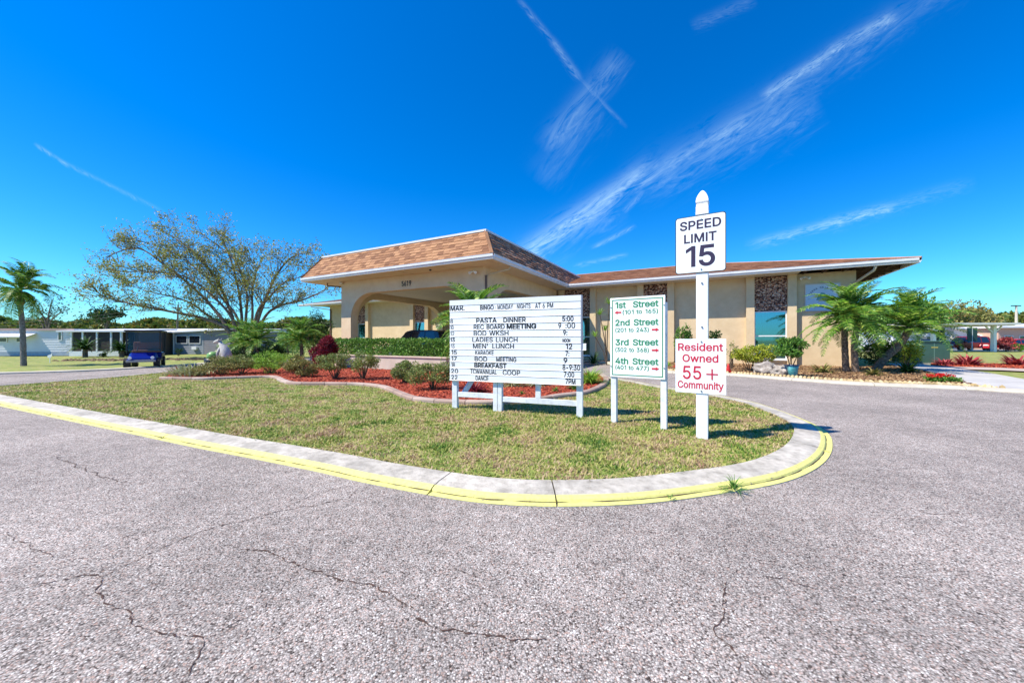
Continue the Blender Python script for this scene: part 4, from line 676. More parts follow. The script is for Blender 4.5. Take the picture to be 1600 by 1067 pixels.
gl_poly = [ipath[i] + inr[i] * (.375 + .03 * mnoise.noise(Vector((i * .5, 0, 0)))) for i in range(0, len(ipath), 1)]
hole = [p for p in bedf] + bedback
grass('grass', gl_poly, 900000, .030, .045, 'short patchy green and straw coloured grass covering the kerbed island', lambda x, y: np.clip((5.2 / y) ** 2, .05, 1), hole, mat=GRASS)

# right bed beside the clubhouse, kerb, sidewalk ------------------
bk = catmull(bedkerb, .2); bkn = normals2(bk)
rk = bpy.data.objects.new('drive_kerb', None); COL.objects.link(rk); rk['kind'] = 'structure'
k = 0
KC = M('drive_kerb_cream', [(.45, .40, .32), (.58, .53, .43)], scale=4, rough=.9, var=.15)
while k + 9 < len(bk):
    sweep(bk, bkn, [(0, -.02), (.0, .02), (.05, .06), (.30, .085), (.30, -.02)], k, k + 9, .006).build('kerb_segment', KC, rk); k += 9
MULB = M('brown_mulch', [(.10, .05, .025), (.24, .13, .06), (.36, .21, .10)], scale=14, rough=.95, bump=.8, var=.3)
bedr = [bk[i] + bkn[i] * .3 for i in range(2, len(bk)) if bk[i].x < 12.1] + [P(1500, 597), P(1420, 577), P(1385, 570), B(14.2, 10.4), B(-.2, 10.4)]
rbed = flat('planting_bed', bedr, .05, MULB, kind='structure')
CHB = M('bark_chips', [(.12, .06, .03), (.30, .17, .08), (.45, .30, .15)], src='island', rough=.9)
chips(bedr, 60000, .07, .052, CHB, 'bark_chips', zr=.03, label='tan and brown bark chips between plants along the clubhouse wall', category='mulch', kind='stuff')
PEB = M('yellow_stone', [(.42, .30, .14), (.60, .46, .24), (.72, .60, .36)], src='island', rough=.85, var=.2)
def stones(pts, r, mat, name, parent=None, **tg):
    mb = MB()
    for p in pts:
        s = r * random.uniform(.6, 1.3); a = random.uniform(0, 3)
        vs = []
        for (x, y, z) in ((1, 0, 0), (.3, .9, .05), (-.8, .5, 0), (-.7, -.6, .05), (.3, -.95, 0), (.25, .1, .75), (-.3, -.1, .6)):
            vs.append((p[0] + s * (x * math.cos(a) - y * math.sin(a)), p[1] + s * (x * math.sin(a) + y * math.cos(a)), p[2] + s * z * random.uniform(.7, 1.1)))
        mb.add(vs, [(0, 1, 5), (1, 2, 5), (2, 6, 5), (2, 3, 6), (3, 4, 6), (4, 5, 6), (4, 0, 5)])
    return mb.build(name, mat, parent, **tg)
ep = []; i = 8; acc = 0
eb = MB()
for i in range(len(bk) - 1):
    if bk[i].x > 12.4 or i < 18: continue
    for t in (0, .5):
        c = bk[i].lerp(bk[i + 1], t) + bkn[i] * .40; d = (bk[i + 1] - bk[i]).normalized()
        m4 = Matrix.Translation(c + Vector((0, 0, .05))) @ Matrix.Rotation(math.atan2(d.y, d.x), 4, 'Z')
        eb.add([m4 @ Vector(q) for q in ((-.045, -.05, 0), (.045, -.05, 0), (.045, .05, 0), (-.045, .05, 0), (-.04, -.045, .07), (.04, -.045, .07), (.04, .045, .07), (-.04, .045, .07), (0, -.03, .105), (0, .03, .105))],
               [(0, 1, 5, 8, 4), (2, 3, 7, 9, 6), (4, 8, 9, 7), (8, 5, 6, 9), (1, 2, 6, 5), (3, 0, 4, 7)])
eb.build('scalloped_edging', PEB, None, label='row of small scalloped yellow edging stones behind the driveway kerb', category='edging', kind='stuff')
pp = []
for _ in range(3200):
    i = random.randrange(20, len(bk)); 
    if bk[i].x > 12.3 or bk[i].x < 7: continue
    o = .47 + abs(random.gauss(0, .16)) * (1 + max(0, bk[i].x - 9) * .25)
    q = bk[i] + bkn[i] * o; pp.append((q.x + random.uniform(-.1, .1), q.y + random.uniform(-.1, .1), .06))
stones(pp, .035, PEB, 'pebbles', label='yellow pebbles scattered behind the scalloped edging by the driveway', category='pebbles', kind='stuff')
SW = M('sidewalk_concrete', [(.42, .40, .38), (.52, .50, .48)], scale=3, rough=.9, var=.15)
flat('sidewalk', [P(1388, 569.5), P(1440, 571), P(1490, 577), P(1540, 584), P(1600, 595), P(1700, 612), P(1680, 626), P(1602, 614), P(1512, 608), P(1500, 595), P(1440, 580), P(1400, 575)], .06, SW, kind='structure')
flat('walkway', [B(-.1, 8.65), B(2.5, 8.65), B(3.0, 9.9), B(-.1, 9.9)], .064, M('walk_pinkish', [(.40, .33, .28), (.48, .41, .36)], scale=4, rough=.9), kind='structure')
rb2 = [P(1455, 573), P(1500, 574), P(1560, 575.5), P(1640, 579), P(1700, 582), P(1700, 572), P(1560, 569.5), P(1455, 568)]
flat('mulch_strip', rb2, .03, MULCHG, kind='structure')
chips(rb2, 22000, .07, .04, MULCH, 'red_mulch', label='strip of red wood mulch under the red bromeliads beyond the sidewalk', category='mulch', kind='stuff')
flat('mulch_edging', [P(1400, 571), P(1455, 573), P(1560, 575.5), P(1700, 582), P(1700, 586), P(1560, 579.5), P(1455, 577), P(1400, 574)], .034, M('edging_pink2', [(.42, .33, .28), (.5, .4, .34)], scale=5, rough=.9), kind='structure')
# far kerb lines and far street on the right and left
flat('far_street', [(30, 44.5), (200, 40), (200, 75), (30, 60)], -.015, M('far_road', [(.22, .20, .20), (.30, .28, .28)], scale=1, rough=.9), kind='structure')
MB().box(35, 160, -.15, .15, -.03, .12).xf(Matrix.Translation((0, 45.2, 0)) @ Matrix.Rotation(R(-.8), 4, 'Z')).build('far_kerb', KC, None, kind='structure')
lk = catmull([Vector((-17.4, 23.5, 0)), Vector((-16.9, 18.5, 0)), Vector((-19.4, 14.2, 0)), Vector((-30, 12.6, 0)), Vector((-80, 10.5, 0))], .5); lkn = normals2(lk)
sweep(lk, lkn, [(.02, -.02), (.02, .05), (-.12, .07), (-.30, .07), (-.30, -.03)], 0, len(lk) - 1).build('street_kerb', KC, None, kind='structure')
exec_after = []
# ------------------------------------------------------------------ clubhouse (local x = along the front, local y = depth)
club = thing('clubhouse', 'tan stucco single storey clubhouse with brown shingle roof and arched drive-through portico numbered 5619', 'building', (OX, OY, 0), BR)
ZE, ZG = 4.57, 4.78                        # soffit, gutter top
WB = 10.1                                  # wall plane
SOFF_TAN = M('soffit_tan', [(.66, .52, .35), (.72, .58, .41)], scale=2, rough=.8)  # even tan colour of the portico soffit
SOFW = M('soffit_cream', [(.60, .56, .47), (.66, .62, .53)], scale=2, rough=.8)
RUST = M('downspout_brown', [(.12, .07, .05), (.17, .10, .07)], scale=6, rough=.6)
TANP = M('pipe_tan', [(.55, .43, .29), (.6, .48, .33)], scale=6, rough=.55)
SH = [(.20, .085, .040), (.34, .16, .075), (.46, .24, .12), (.27, .12, .06)]
SHM = M('shingle_brown', SH, src='object', rough=.9, var=.25, bump=.4, bscale=60)
SHI = M('shingle_brown_joined', [(.20, .085, .05), (.34, .165, .095), (.45, .25, .155), (.27, .125, .075)], src='island', rough=.9, var=.25)
# main body walls
body = MB(); body.box(-24.2, 13.83, WB, 24, 0, ZE + .02).build('wall', STUCCO, club)
panels = [(-20.2, -19.0), (-13.4, -12.2), (-7.0, -5.8), (-.5, 1.21), (4.39, 5.67), (9.82, 11.2)]
for i, (a0, a1) in enumerate(panels):
    for s in (0, 1):
        x = (a0 - .36, a0) if s == 0 else (a1, a1 + .36)
        MB().box(x[0], x[1], WB - .27, WB - .002, 0, ZE - .01).build('pilaster', STUCCO, club)
ROCK = M('lava_rock', [(.09, .04, .03), (.36, .19, .13), (.58, .36, .26), (.74, .56, .43), (.28, .13, .09)], src='island', rough=.85)
ROCKB = M('rock_mortar', [(.06, .03, .025)], rough=1)
FRM = M('window_frame_white', [(.70, .71, .72), (.78, .79, .80)], scale=3, rough=.4)
BLIND = M('blind_slat', [(.20, .24, .25), (.36, .41, .42)], src='island', rough=.7)
ROOMD = M('room_dark', [(.015, .022, .025)], rough=.9)
for i, (a0, a1) in enumerate(panels):
    w0, w1 = a0 + .005, a1 - .005; zt, zb = 2.79, .34
    sp = MB().box(w0, w1, WB - .05, WB - .004, zt + .01, ZE - .02).build('stone_panel', ROCKB, club)
    mb = MB(); nx = int((w1 - w0) / .085); nz = int((ZE - zt) / .075)
    for ix in range(nx):
        for iz in range(nz):
            c = Vector((w0 + (ix + .5 + random.uniform(-.4, .4)) * (w1 - w0) / nx, WB - .05, zt + .05 + (iz + .5 + random.uniform(-.4, .4)) * (ZE - zt - .08) / nz))
            s = random.uniform(.045, .085); a = random.uniform(0, 3)
            pts = []
            for kk in range(5):
                th = a + kk * 1.2566; r = s * random.uniform(.6, 1.1); pts.append(c + Vector((math.cos(th) * r, 0, math.sin(th) * r * .75)))
            top = c + Vector((random.uniform(-.03, .03), -random.uniform(.02, .09), random.uniform(-.03, .03)))
            mb.add([top] + pts, [(0, j + 1, (j + 1) % 5 + 1) for j in range(5)])
    mb.build('stone_chips', ROCK, sp, kind='stuff')
    win = MB(); f = .055; y0, y1 = WB - .075, WB - .004
    win.box(w0, w0 + f, y0, y1, zb, zt).box(w1 - f, w1, y0, y1, zb, zt).box(w0 + f, w1 - f, y0, y1, zt - f, zt).box(w0 + f, w1 - f, y0, y1, zb, zb + f)
    win.box(w0 + f, w1 - f, y0 + .01, y1 - .01, 1.50, 1.56)
    wo = win.build('window', FRM, club)
    MB().box(w0 - .0, w1 + .0, WB - .14, WB - .076, zb - .05, zb).build('sill', FRM, wo)
    MB().box(w0 + f, w1 - f, WB - .012, WB - .006, zb + f, zt - f).build('backing', ROOMD, wo)
    bl = MB(); nb = int((w1 - w0 - .14) / .075)
    for j in range(nb):
        x = w0 + f + .02 + j * .075
        if random.random() < .06: continue
        bl.add([(x, WB - .026, zb + .08), (x + .066, WB - .018, zb + .08), (x + .066, WB - .018, zt - .07), (x, WB - .026, zt - .07)], [(0, 1, 2, 3)])
    bl.build('blind', BLIND, wo)
    MB().box(w0 + f, w1 - f, WB - .052, WB - .048, 1.56, zt - f).build('pane', GLASS, wo)
    MB().box(w0 + f, w1 - f, WB - .044, WB - .040, zb + f, 1.50).build('pane', GLASS, wo)
# concrete block courses hinted below shade line: thin horizontal stucco bands
# soffit, gutter, fascia of the main eave
sof = MB()
for i in range(int((11.6 + 25.5) / .16)):
    a = -25.5 + i * .16
    if -12.4 < a < -.1: continue
    sof.box(a + .004, a + .150, 9.04, WB - .272, ZE - .014, ZE + .004)
sof.box(-25.5, 11.6, 9.03, WB - .003, ZE + .006, ZE + .02)
sof.build('soffit', SOFW, club)
def gutter(a, b, parent, name='gutter', side=-1):
    """K-style gutter from local a to local b; lies outside the edge"""
    a = Vector(a); b = Vector(b); d = (b - a).normalized(); o = Vector((d.y, -d.x, 0)); mb = MB(); vs = []
    prof = [(0, 0), (.07, 0), (.085, .05), (.12, .10), (.12, .20), (.13, .21), (.115, .215), (.11, .21), (.105, .11), (0, .11), ]
    for p in (a, b):
        for q, z in prof: vs.append(p + o * q + Vector((0, 0, z)))
    n = len(prof); fs = [(i, (i + 1) % n, n + (i + 1) % n, n + i) for i in range(n)] + [tuple(range(n))[::-1], tuple(range(n, 2 * n))]
    return mb.add(vs, fs).build(name, TRIM, parent)
gutter((.13, 9.02, ZE), (15.5, 9.02, ZE), club)
gutter((-27.2, 9.02, ZE), (-12.55, 9.02, ZE), club)
gutter((15.5, 9.02, ZE), (15.5, 25.2, ZE), club)
for q in ((.0, 15.5, 9.03, 9.06), (15.44, 15.47, 9.061, 25), (-27.2, -12.4, 9.03, 9.06)): MB().box(*q, ZE, ZG).build('fascia', TRIM, club)
# open eave at the right end: dark rafters and deck
DARKW = M('dark_rafter', [(.05, .028, .02), (.10, .055, .035)], scale=6, rough=.9)
MB().box(11.62, 15.43, 9.07, WB - .01, ZE + .14, ZE + .16).box(13.85, 15.43, WB - .009, 25, ZE + .14, ZE + .16).build('roof_deck', DARKW, club)
for i in range(5): MB().box(11.8 + i * .75, 11.86 + i * .75, 9.08, WB - .02, ZE - .02, ZE + .13).build('rafter', DARKW, club)
for i in range(12): MB().box(13.87, 15.42, WB + .3 + i * .8, WB + .36 + i * .8, ZE - .02, ZE + .13).build('rafter', DARKW, club)
# main hip roof
RZ, RB = 6.75, 17.0; x0, x1, ra0, ra1 = -27.3, 15.6, -19.3, 7.6; z0 = ZG - .01; y0, y1 = 8.98, 25.3
roof = MB().add([(x0, y0, z0), (x1, y0, z0), (x1, y1, z0), (x0, y1, z0), (ra0, RB, RZ), (ra1, RB, RZ)],
                [(0, 1, 5, 4), (1, 2, 5), (2, 3, 4, 5), (3, 0, 4), (0, 3, 2, 1)]).build('roof', M('roof_base', [(.10, .05, .03)], rough=.95), club)
def shingles(org, ux, up, nrm, rows, rowh, tabw, xrange, thick=.012, jit=.3, skip=None):
    mb = MB()
    for r in range(rows):
        a, b = xrange(r); x = a + random.uniform(0, tabw) - tabw
        while x < b:
            w = tabw * random.uniform(.75, 1.2); xa, xb = max(a, x), min(b, x + w); x += w
            if xb - xa < .02: continue
            y0 = r * rowh - random.choice((0, 0, .018, -.0)); y1 = r * rowh + rowh * 1.35; t = thick * random.uniform(.7, 1.9)
            q = [org + ux * xa + up * y0, org + ux * xb + up * y0, org + ux * xb + up * y1, org + ux * xa + up * y1]
            lo = [p + nrm * .004 for p in q[:2]]; hi = [q[0] + nrm * (t + .012), q[1] + nrm * (t + .012), q[2] + nrm * .006, q[3] + nrm * .006]
            mb.add(lo + hi, [(2, 3, 4, 5), (0, 1, 3, 2), (0, 2, 5), (1, 4, 3)])
    return mb
sl_ = math.hypot(RB - y0, RZ - z0); up = Vector((0, (RB - y0) / sl_, (RZ - z0) / sl_)); nr = Vector((0, -up.z, up.y)); rows = int(sl_ / .15)
def xr(r):
    f = (r + .5) / rows; return (x0 + (ra0 - x0) * f if True else 0), x1 + (ra1 - x1) * f
shingles(Vector((0, y0, z0)), Vector((1, 0, 0)), up, nr, rows, .15, .32, lambda r: (max(-13, xr(r)[0]), xr(r)[1])).build('roof_shingles', SHI, roof, kind='stuff')
sl2 = math.hypot(x1 - ra1, RZ - z0); up2 = Vector((-(x1 - ra1) / sl2, 0, (RZ - z0) / sl2)); nr2 = Vector((up2.z, 0, -up2.x)); rows2 = int(sl2 / .15)
shingles(Vector((x1, y0, z0)), Vector((0, 1, 0)), up2, nr2, rows2, .15, .32, lambda r: (8.1 * (r + .5) / rows2, 8 + .1)).build('roof_shingles', SHI, roof, kind='stuff')
MB().tube([(x1, y0, z0 + .02), (ra1, RB, RZ + .03), (ra0, RB, RZ + .03)], .04, 6).build('ridge_cap', SHI, roof)

# portico -----------------------------------------------------------
PL, PRt = -12.4, 0.0
def arch_outline(x0, x1, H, jw, top, r, seg=10):
    pts = [(x0, 0), (x0 + jw, 0), (x0 + jw, top - r)]
    for i in range(1, seg + 1): t = i / seg * math.pi / 2; pts.append((x0 + jw + r * 1.15 * (1 - math.cos(t)), top - r + r * math.sin(t)))
    q = []
    for i in range(0, seg): t = i / seg * math.pi / 2; q.append((x1 - jw - r * 1.15 * (1 - math.sin(t)), top - r + r * math.cos(t)))
    return pts + q + [(x1 - jw, top - r), (x1 - jw, 0), (x1, 0), (x1, H), (x0, H)]
WF, WLx, WRx, TH = 1.05, -10.5, -.99, .42
PST = M('portico_stucco', [(.64, .465, .30), (.71, .54, .365)], scale=2.5, rough=.92, bump=.25, var=.07, bscale=55)
MB().prism_xz(arch_outline(WLx, WRx, ZE, .78, 3.85, 1.35), WF, WF + TH).build('arch_wall', PST, club)
def side_arch(x, name='arch_wall'):
    o = arch_outline(WF + TH + .002, WB - .28, ZE, .35, 3.80, 1.35); mb = MB(); n = len(o)
    vs = [(x, p[0], p[1]) for p in o] + [(x + TH, p[0], p[1]) for p in o]
    mb.add(vs, [tuple(range(n))[::-1], tuple(range(n, 2 * n))] + [(i, (i + 1) % n, n + (i + 1) % n, n + i) for i in range(n)]); return mb.build(name, STUCCO, club)
side_arch(WLx); side_arch(WRx - TH)
MB().box(WLx + TH + .002, WRx - TH - .002, WF + TH + .004, WB - .01, 4.16, 4.22).build('ceiling', SOFW, club)
# soffit around
sf = MB()
sf.box(PL + .02, PRt - .02, .02, WF - .002, ZE - .005, ZE + .02); sf.box(PL + .02, WLx - .002, WF, 9.0, ZE - .005, ZE + .02); sf.box(WRx + .002, PRt - .02, WF, 9.0, ZE - .005, ZE + .02)
sf.build('soffit', SOFF_TAN, club)
for i in range(5): MB().box(PL + 2.4 + i * 2.44 - .003, PL + 2.4 + i * 2.44 + .003, .03, WF - .01, ZE - .009, ZE - .0055).build('soffit_joint', RUST, club)
gutter((PL, 0, ZE), (PRt + .12, 0, ZE), club); gutter((PRt, 0, ZE), (PRt, 8.9, ZE), club); 
for q in ((PL, PRt, .001, .03), (PL, PL + .03, .031, 9), (PRt - .03, PRt, .031, 9)): MB().box(*q, ZE, ZG).build('fascia', TRIM, club)
IN, ZT = .75, 6.0
man = MB().add([(PL - .02, -.03, ZG), (PRt + .02, -.03, ZG), (PRt - IN, IN, ZT), (PL + IN, IN, ZT), (PRt + .02, 15, ZG), (PRt - IN, 15, ZT), (PL - .02, 9.0, ZG), (PL + IN, 15, ZT), (PL - .02, 15, ZG)],
               [(0, 1, 2, 3), (1, 4, 5, 2), (0, 3, 7, 8), (3, 2, 5, 7), (0, 8, 4, 1), (8, 7, 5, 4)]).build('portico_roof', M('roof_base', []), club)
SL = math.hypot(IN + .03, ZT - ZG); upm = Vector((0, (IN + .03) / SL, (ZT - ZG) / SL)); nrm = Vector((0, -upm.z, upm.y))
rows = 8; rh = SL / rows; protos = []
for k in range(5):
    w = .315; c = random.uniform(.0, .03); t = random.uniform(.02, .038); mb = MB()
    q = [Vector((0, 0, 0)) + upm * -(.02 + c), Vector((w, 0, 0)) + upm * -(.02 + c * .3), Vector((w, 0, 0)) + upm * rh, Vector((0, 0, 0)) + upm * rh]
    lo = [q[0] + nrm * .003, q[1] + nrm * .003]; hi = [q[0] + nrm * t, q[1] + nrm * t, q[2] + nrm * .012, q[3] + nrm * .012]
    mb.add(lo + hi, [(2, 3, 4, 5), (0, 1, 3, 2), (0, 2, 5), (1, 4, 3)]); protos.append(mb.mesh('shingle', SHM))
cnt = 0
for r in range(rows):
    f = (r + .5) / rows; a, b = PL + IN * f + .02, PRt - IN * f - .02; n = int((b - a) / .325); st = (b - a) / n
    for k in range(n):
        o = link('shingle', random.choice(protos), man, (a + k * st + (0.0), -.03 + upm.y * rh * r, ZG + upm.z * rh * r)); o.scale = (st / .318, 1, 1); cnt += 1
upr = Vector((-(IN + .02) / math.hypot(IN + .02, ZT - ZG), 0, (ZT - ZG) / math.hypot(IN + .02, ZT - ZG))); nrr = Vector((upr.z, 0, -upr.x))
shingles(Vector((PRt + .02, 0, ZG)), Vector((0, 1, 0)), upr, nrr, rows, rh, .31, lambda r: (IN * (r + .2) / rows, 14.5), thick=.025).build('roof_shingles', SHI, man, kind='stuff')
MB().bar((PRt + .03, -.04, ZG + .02), (PRt - IN, IN - .02, ZT), .13, .05).build('hip_cap', SHM, man)
MB().bar((PL - .03, -.04, ZG + .02), (PL + IN, IN - .02, ZT), .13, .05).build('hip_cap', SHM, man)
MB().box(PL + IN - .06, PRt - IN + .06, IN - .07, IN + .06, ZT - .02, ZT + .07).box(PRt - IN - .06, PRt - IN + .06, IN + .061, 14, ZT - .02, ZT + .07).box(PL + IN - .06, PL + IN + .06, IN + .061, 14, ZT - .02, ZT + .07).build('parapet_cap', TRIM, man)
# number, lights, camera, downspouts
NUM = M('number_dark', [(.03, .02, .02)], rough=.5)
for i, ch in enumerate('5619'):
    me = text_mesh(ch, .34, bold=.004, xs=.72, extr=.012); me.name = 'house_number'; me.materials.clear(); me.materials.append(NUM)
    link('house_number', me, club, (-5.92 + i * .165, WF - .014, 4.02))
def floodlight(x, y, z):
    o = MB().tube([(x, y, z), (x, y - .1, z)], .05, 8).build('flood_light', WHITE, club)
    for s in (-1, 1): MB().tube([(x + s * .03, y - .08, z), (x + s * .11, y - .14, z - .03), (x + s * .17, y - .22, z - .08)], [.02, .05, .065], 8).build('lamp_head', WHITE, o)
floodlight(-1.5, WF - .002, 4.36); floodlight(11.9, WB - .003, 4.40)
MB().lathe([(.02, 0), (.09, 0), (.1, .05), (.06, .12)], 12).xf(Matrix.Translation((WLx + .12, WF - .1, ZE - .13))).build('flood_light', WHITE, club)
MB().lathe([(.03, 0), (.055, .02), (.06, .06)], 12).xf(Matrix.Translation((-3.6, .5, ZE - .066))).build('dome_camera', BLACK, club)
MB().tube([(PRt - .02, 1.6, ZE - .02), (PRt - .04, 1.6, ZE - .12), (WRx + .1, WF + .25, ZE - .32), (WRx + .05, WF + .12, ZE - .42)], .035, 7).build('downspout', TANP, club, smooth=True)
MB().bar((WRx + .045, WF + .05, ZE - .40), (WRx + .045, WF + .05, .1), .08, .07, up=Vector((0, 1, 0))).build('downspout', RUST, club)
MB().tube([(PL + .9, .9, ZE), (PL + .9, .9, ZE - .16), (WLx - .05, WF + .1, ZE - .25)], .04, 7).build('downspout', RUST, club, smooth=True)
MB().tube([(14.2, 9.05, ZE), (14.15, 9.1, ZE - .18), (13.7, WB - .12, ZE - .62), (13.68, WB - .06, ZE - .8)], .055, 8).build('downspout', TANP, club, smooth=True)
MB().bar((13.68, WB - .06, ZE - .75), (13.68, WB - .06, .1), .11, .09, up=Vector((0, 1, 0))).build('downspout', TANP, club)
MB().bar((-24.0, WB - .06, ZE - .3), (-24.0, WB - .06, .1), .1, .09, up=Vector((0, 1, 0))).build('downspout', RUST, club)
MB().tube([(-25.6, 9.1, ZE), (-25.5, 9.15, ZE - .1), (-24.0, WB - .1, ZE - .35)], .04, 7).build('downspout', TRIM, club)
# planter wall and hedge in front of the front arch
PLW = M('planter_wall_paint', [(.52, .44, .35), (.60, .52, .43)], scale=3, rough=.9, bump=.2, var=.12)
pw = MB().box(-9.6, -1.2, -1.38, -1.13, 0, .60).build('planter_wall', PLW, None, label='low cream planter wall under the hedge in front of the portico arch', category='wall')
pw.location = (OX, OY, 0); pw.rotation_euler = (0, 0, BR)
MB().box(-9.66, -1.14, -1.42, -1.09, .602, .65).build('coping', M('coping_pink', [(.55, .44, .35), (.62, .5, .42)], scale=3, rough=.9), pw)
MB().box(-9.6, -1.2, -1.12, WF - .02, .0, .5).build('soil', MULB, pw)
def hedge(name, label, x0, x1, y0, y1, z0, z1, n, pal='green', leaf=.055, **kw):
    t = thing(name, label, 'hedge', (OX, OY, 0), BR)
    pts = np.stack([rng.uniform(x0, x1, n), rng.uniform(y0, y1, n), rng.uniform(z0, z1, n)], 1)
    # push to the surface
    ax = rng.integers(0, 3, n); m = ax == 0; pts[m, 1] = y0 + rng.uniform(-.05, .22, m.sum()); m = ax == 1; pts[m, 2] = z1 + rng.uniform(-.12, .04, m.sum())
    wob = np.array([mnoise.noise(Vector((p[0] * 1.7, p[1] * 2, p[2] * 2.2))) for p in pts]); pts[:, 1] -= wob * .13; pts[:, 2] += wob * .07 * (pts[:, 2] > z0 + .4)
    link('foliage', npmesh('foliage', leaf_quads(pts, leaf, leaf * .62, .35, np.array([[0, -.35, 0]])), 4, leafmat(pal)), t)
    mb = MB()
    for i in range(int((x1 - x0) / .45)): x = x0 + .2 + i * .45; mb.tube([(x, (y0 + y1) / 2, z0 - .1), (x + random.uniform(-.1, .1), (y0 + y1) / 2, z1 - .15)], [.02, .008], 5)
    mb.build('stem', stemmat(), t); return t
hedge('clipped_hedge', 'long clipped green hedge growing on the cream planter wall before the portico arch', -8.9, -1.2, -1.15, -.2, .62, 1.33, 15000, leaf=.085)

# blank wall sign with curved lettering behind the palm
ws = thing('wall_sign', 'pale blue square sign with curved lettering on the clubhouse wall behind the palm', 'sign', B(11.95, WB - .012), BR)
FRW = M('sign_frame_grey', [(.55, .50, .45), (.62, .56, .5)], scale=4)
MB().box(0, 1.28, -.03, -.005, 2.75, 4.02).build('panel', M('sign_pale_blue', [(.50, .60, .72), (.58, .66, .76)], scale=2, rough=.35), ws)
MB().box(-.04, 0, -.05, -.003, 2.71, 4.06).box(1.28, 1.32, -.05, -.003, 2.71, 4.06).box(.0, 1.28, -.05, -.003, 4.02, 4.06).box(.0, 1.28, -.05, -.003, 2.71, 2.75).build('frame', FRW, ws)
NAVY = M('sign_navy', [(.03, .05, .12)], rough=.5)
for i, ch in enumerate('TERRA CEIA BE'):
    if ch == ' ': continue
    th = R(152 - i * 9.2); r = .50; me = text_mesh(ch, .105, bold=.003, align='CENTER'); me.materials.clear(); me.materials.append(NAVY)
    o = link('letter', me, ws, (.64 + math.cos(th) * r, -.033, 3.28 + math.sin(th) * r * 1.1)); o.rotation_euler = (0, -(th - math.pi / 2), 0)
MB().prism_xz([(.40, 3.25), (.9, 3.25), (.85, 3.45), (.7, 3.6), (.6, 3.62), (.48, 3.48)], -.035, -.031).build('emblem', M('sign_emblem_teal', [(.08, .28, .30), (.25, .42, .38)], scale=12), ws)
# ------------------------------------------------------------------ signs on the island
def frame_between(u0, v0, u1, v1, z=.05):
    a = P(u0, v0, z); b = P(u1, v1, z); d = (b - a); return a, b, math.atan2(d.y, d.x), d.length
GZ = .05
a, b, rz, W = frame_between(711.5, 637, 906, 651)
nb = thing('notice_board', 'white letter board of March events on white posts at the edge of the mulch', 'notice board', a, rz)
ca, sa = math.cos(rz), math.sin(rz)
def bx_(u):  # photo column -> distance along the board
    k = (u - 800) / F; return (k * a.y - a.x) / (ca - k * sa)
BL, BRr = bx_(706), bx_(909); zb, zt = .515, 1.985
POSTW = M('post_white', [(.60, .62, .64), (.74, .76, .78), (.78, .80, .82)], scale=11, rough=.6, var=.14, bump=.15)
SLAT = M('track_white', [(.76, .77, .79), (.84, .85, .86)], src='object', rough=.38, var=.05)
for u, w in ((711.5, .10), (774.7, .078), (781.8, .078), (906, .10)):
    x = bx_(u); MB().box(x - w / 2, x + w / 2, -.035, .045, -.06, zb + (.9 if w > .09 else .3) - .012).build('post', POSTW, nb, bevel=.003) if True else 0
x = bx_(841); MB().box(x - .045, x + .045, -.02, .018, .262, zb + .1).build('post', POSTW, nb, bevel=.003)
MB().box(bx_(711.5) + .052, bx_(774.7) - .041, -.02, .018, .21, .30).build('rail', POSTW, nb, bevel=.003)
MB().box(bx_(781.8) + .041, bx_(906) - .052, -.02, .018, .17, .26).build('rail', POSTW, nb, bevel=.003)
MB().bar((bx_(720), .05, .22), (bx_(742), .55, .95), .045, .09).build('brace', POSTW, nb)
MB().box(BL, BRr, -.062, -.04, zb, zt - .0).build('backing_panel', POSTW, nb)
MB().box(BRr + .001, BRr + .022, -.085, -.03, zb, zt).build('end_frame', M('frame_grey', [(.25, .26, .32)], rough=.4, metal=.3), nb)
MB().box(BL, BRr, -.082, -.063, zt - .095, zt).build('header_panel', SLAT, nb)
rows = ['M', '', '8', '10', '12', '13', '13', '15', '17', '18', '20', '22']
nrow = 12; rh = (zt - .098 - zb) / nrow
LET = M('letter_black', [(.012, .012, .016)], rough=.45)
def fx(u): return bx_(u)
lines = [
    [('MAR.', 707, 729, .088, .0035)], [],
    [('8', 707, 711, .07, .0)], [('10', 707, 712, .07, .001)], [('12', 707, 713, .07, 0)], [('13', 707, 714, .07, .002)], [('13', 708, 713.5, .07, 0)],
    [('15', 708.5, 717, .07, .001)], [('17', 708.5, 717, .07, .001)], [('18', 708.5, 714, .07, .001)], [('20', 708, 719, .07, .001)], [('22', 708.5, 718, .07, .001)]]
mid = [[('BINGO', 753, 774, .075, .003), (':', 776, 777, .06, 0), ('MONDAY', 780, 804, .075, .001), ('NIGHTS', 810, 831, .075, .001), ('AT 6 PM', 838, 866, .075, .001)], [],
       [('PASTA', 747, 779, .075, .0025), ('DINNER', 789, 824, .075, .0025)], [('REC', 743, 759, .075, .0015), ('BOARD', 763, 791, .075, .0025), ('MEETING', 794, 840, .078, .005)],
       [('BOD WKSH', 743, 797, .078, .001)], [('LADIES LUNCH', 741, 811, .075, .001)], [("MEN'", 742, 765, .075, .001), ('LUNCH', 772, 805.5, .075, .001)],
       [('KARAOKE', 745.5, 774, .070, .001)], [('BOD', 744.5, 764, .075, .001), ('MEETING', 778, 809, .072, .002)], [('BREAKFAST', 744, 794, .075, .004)],
       [('TCWANNUAL', 738, 779, .078, .0015), ('COOP', 788, 815, .078, .001)], [('DANCE', 746, 766, .075, .002)]]
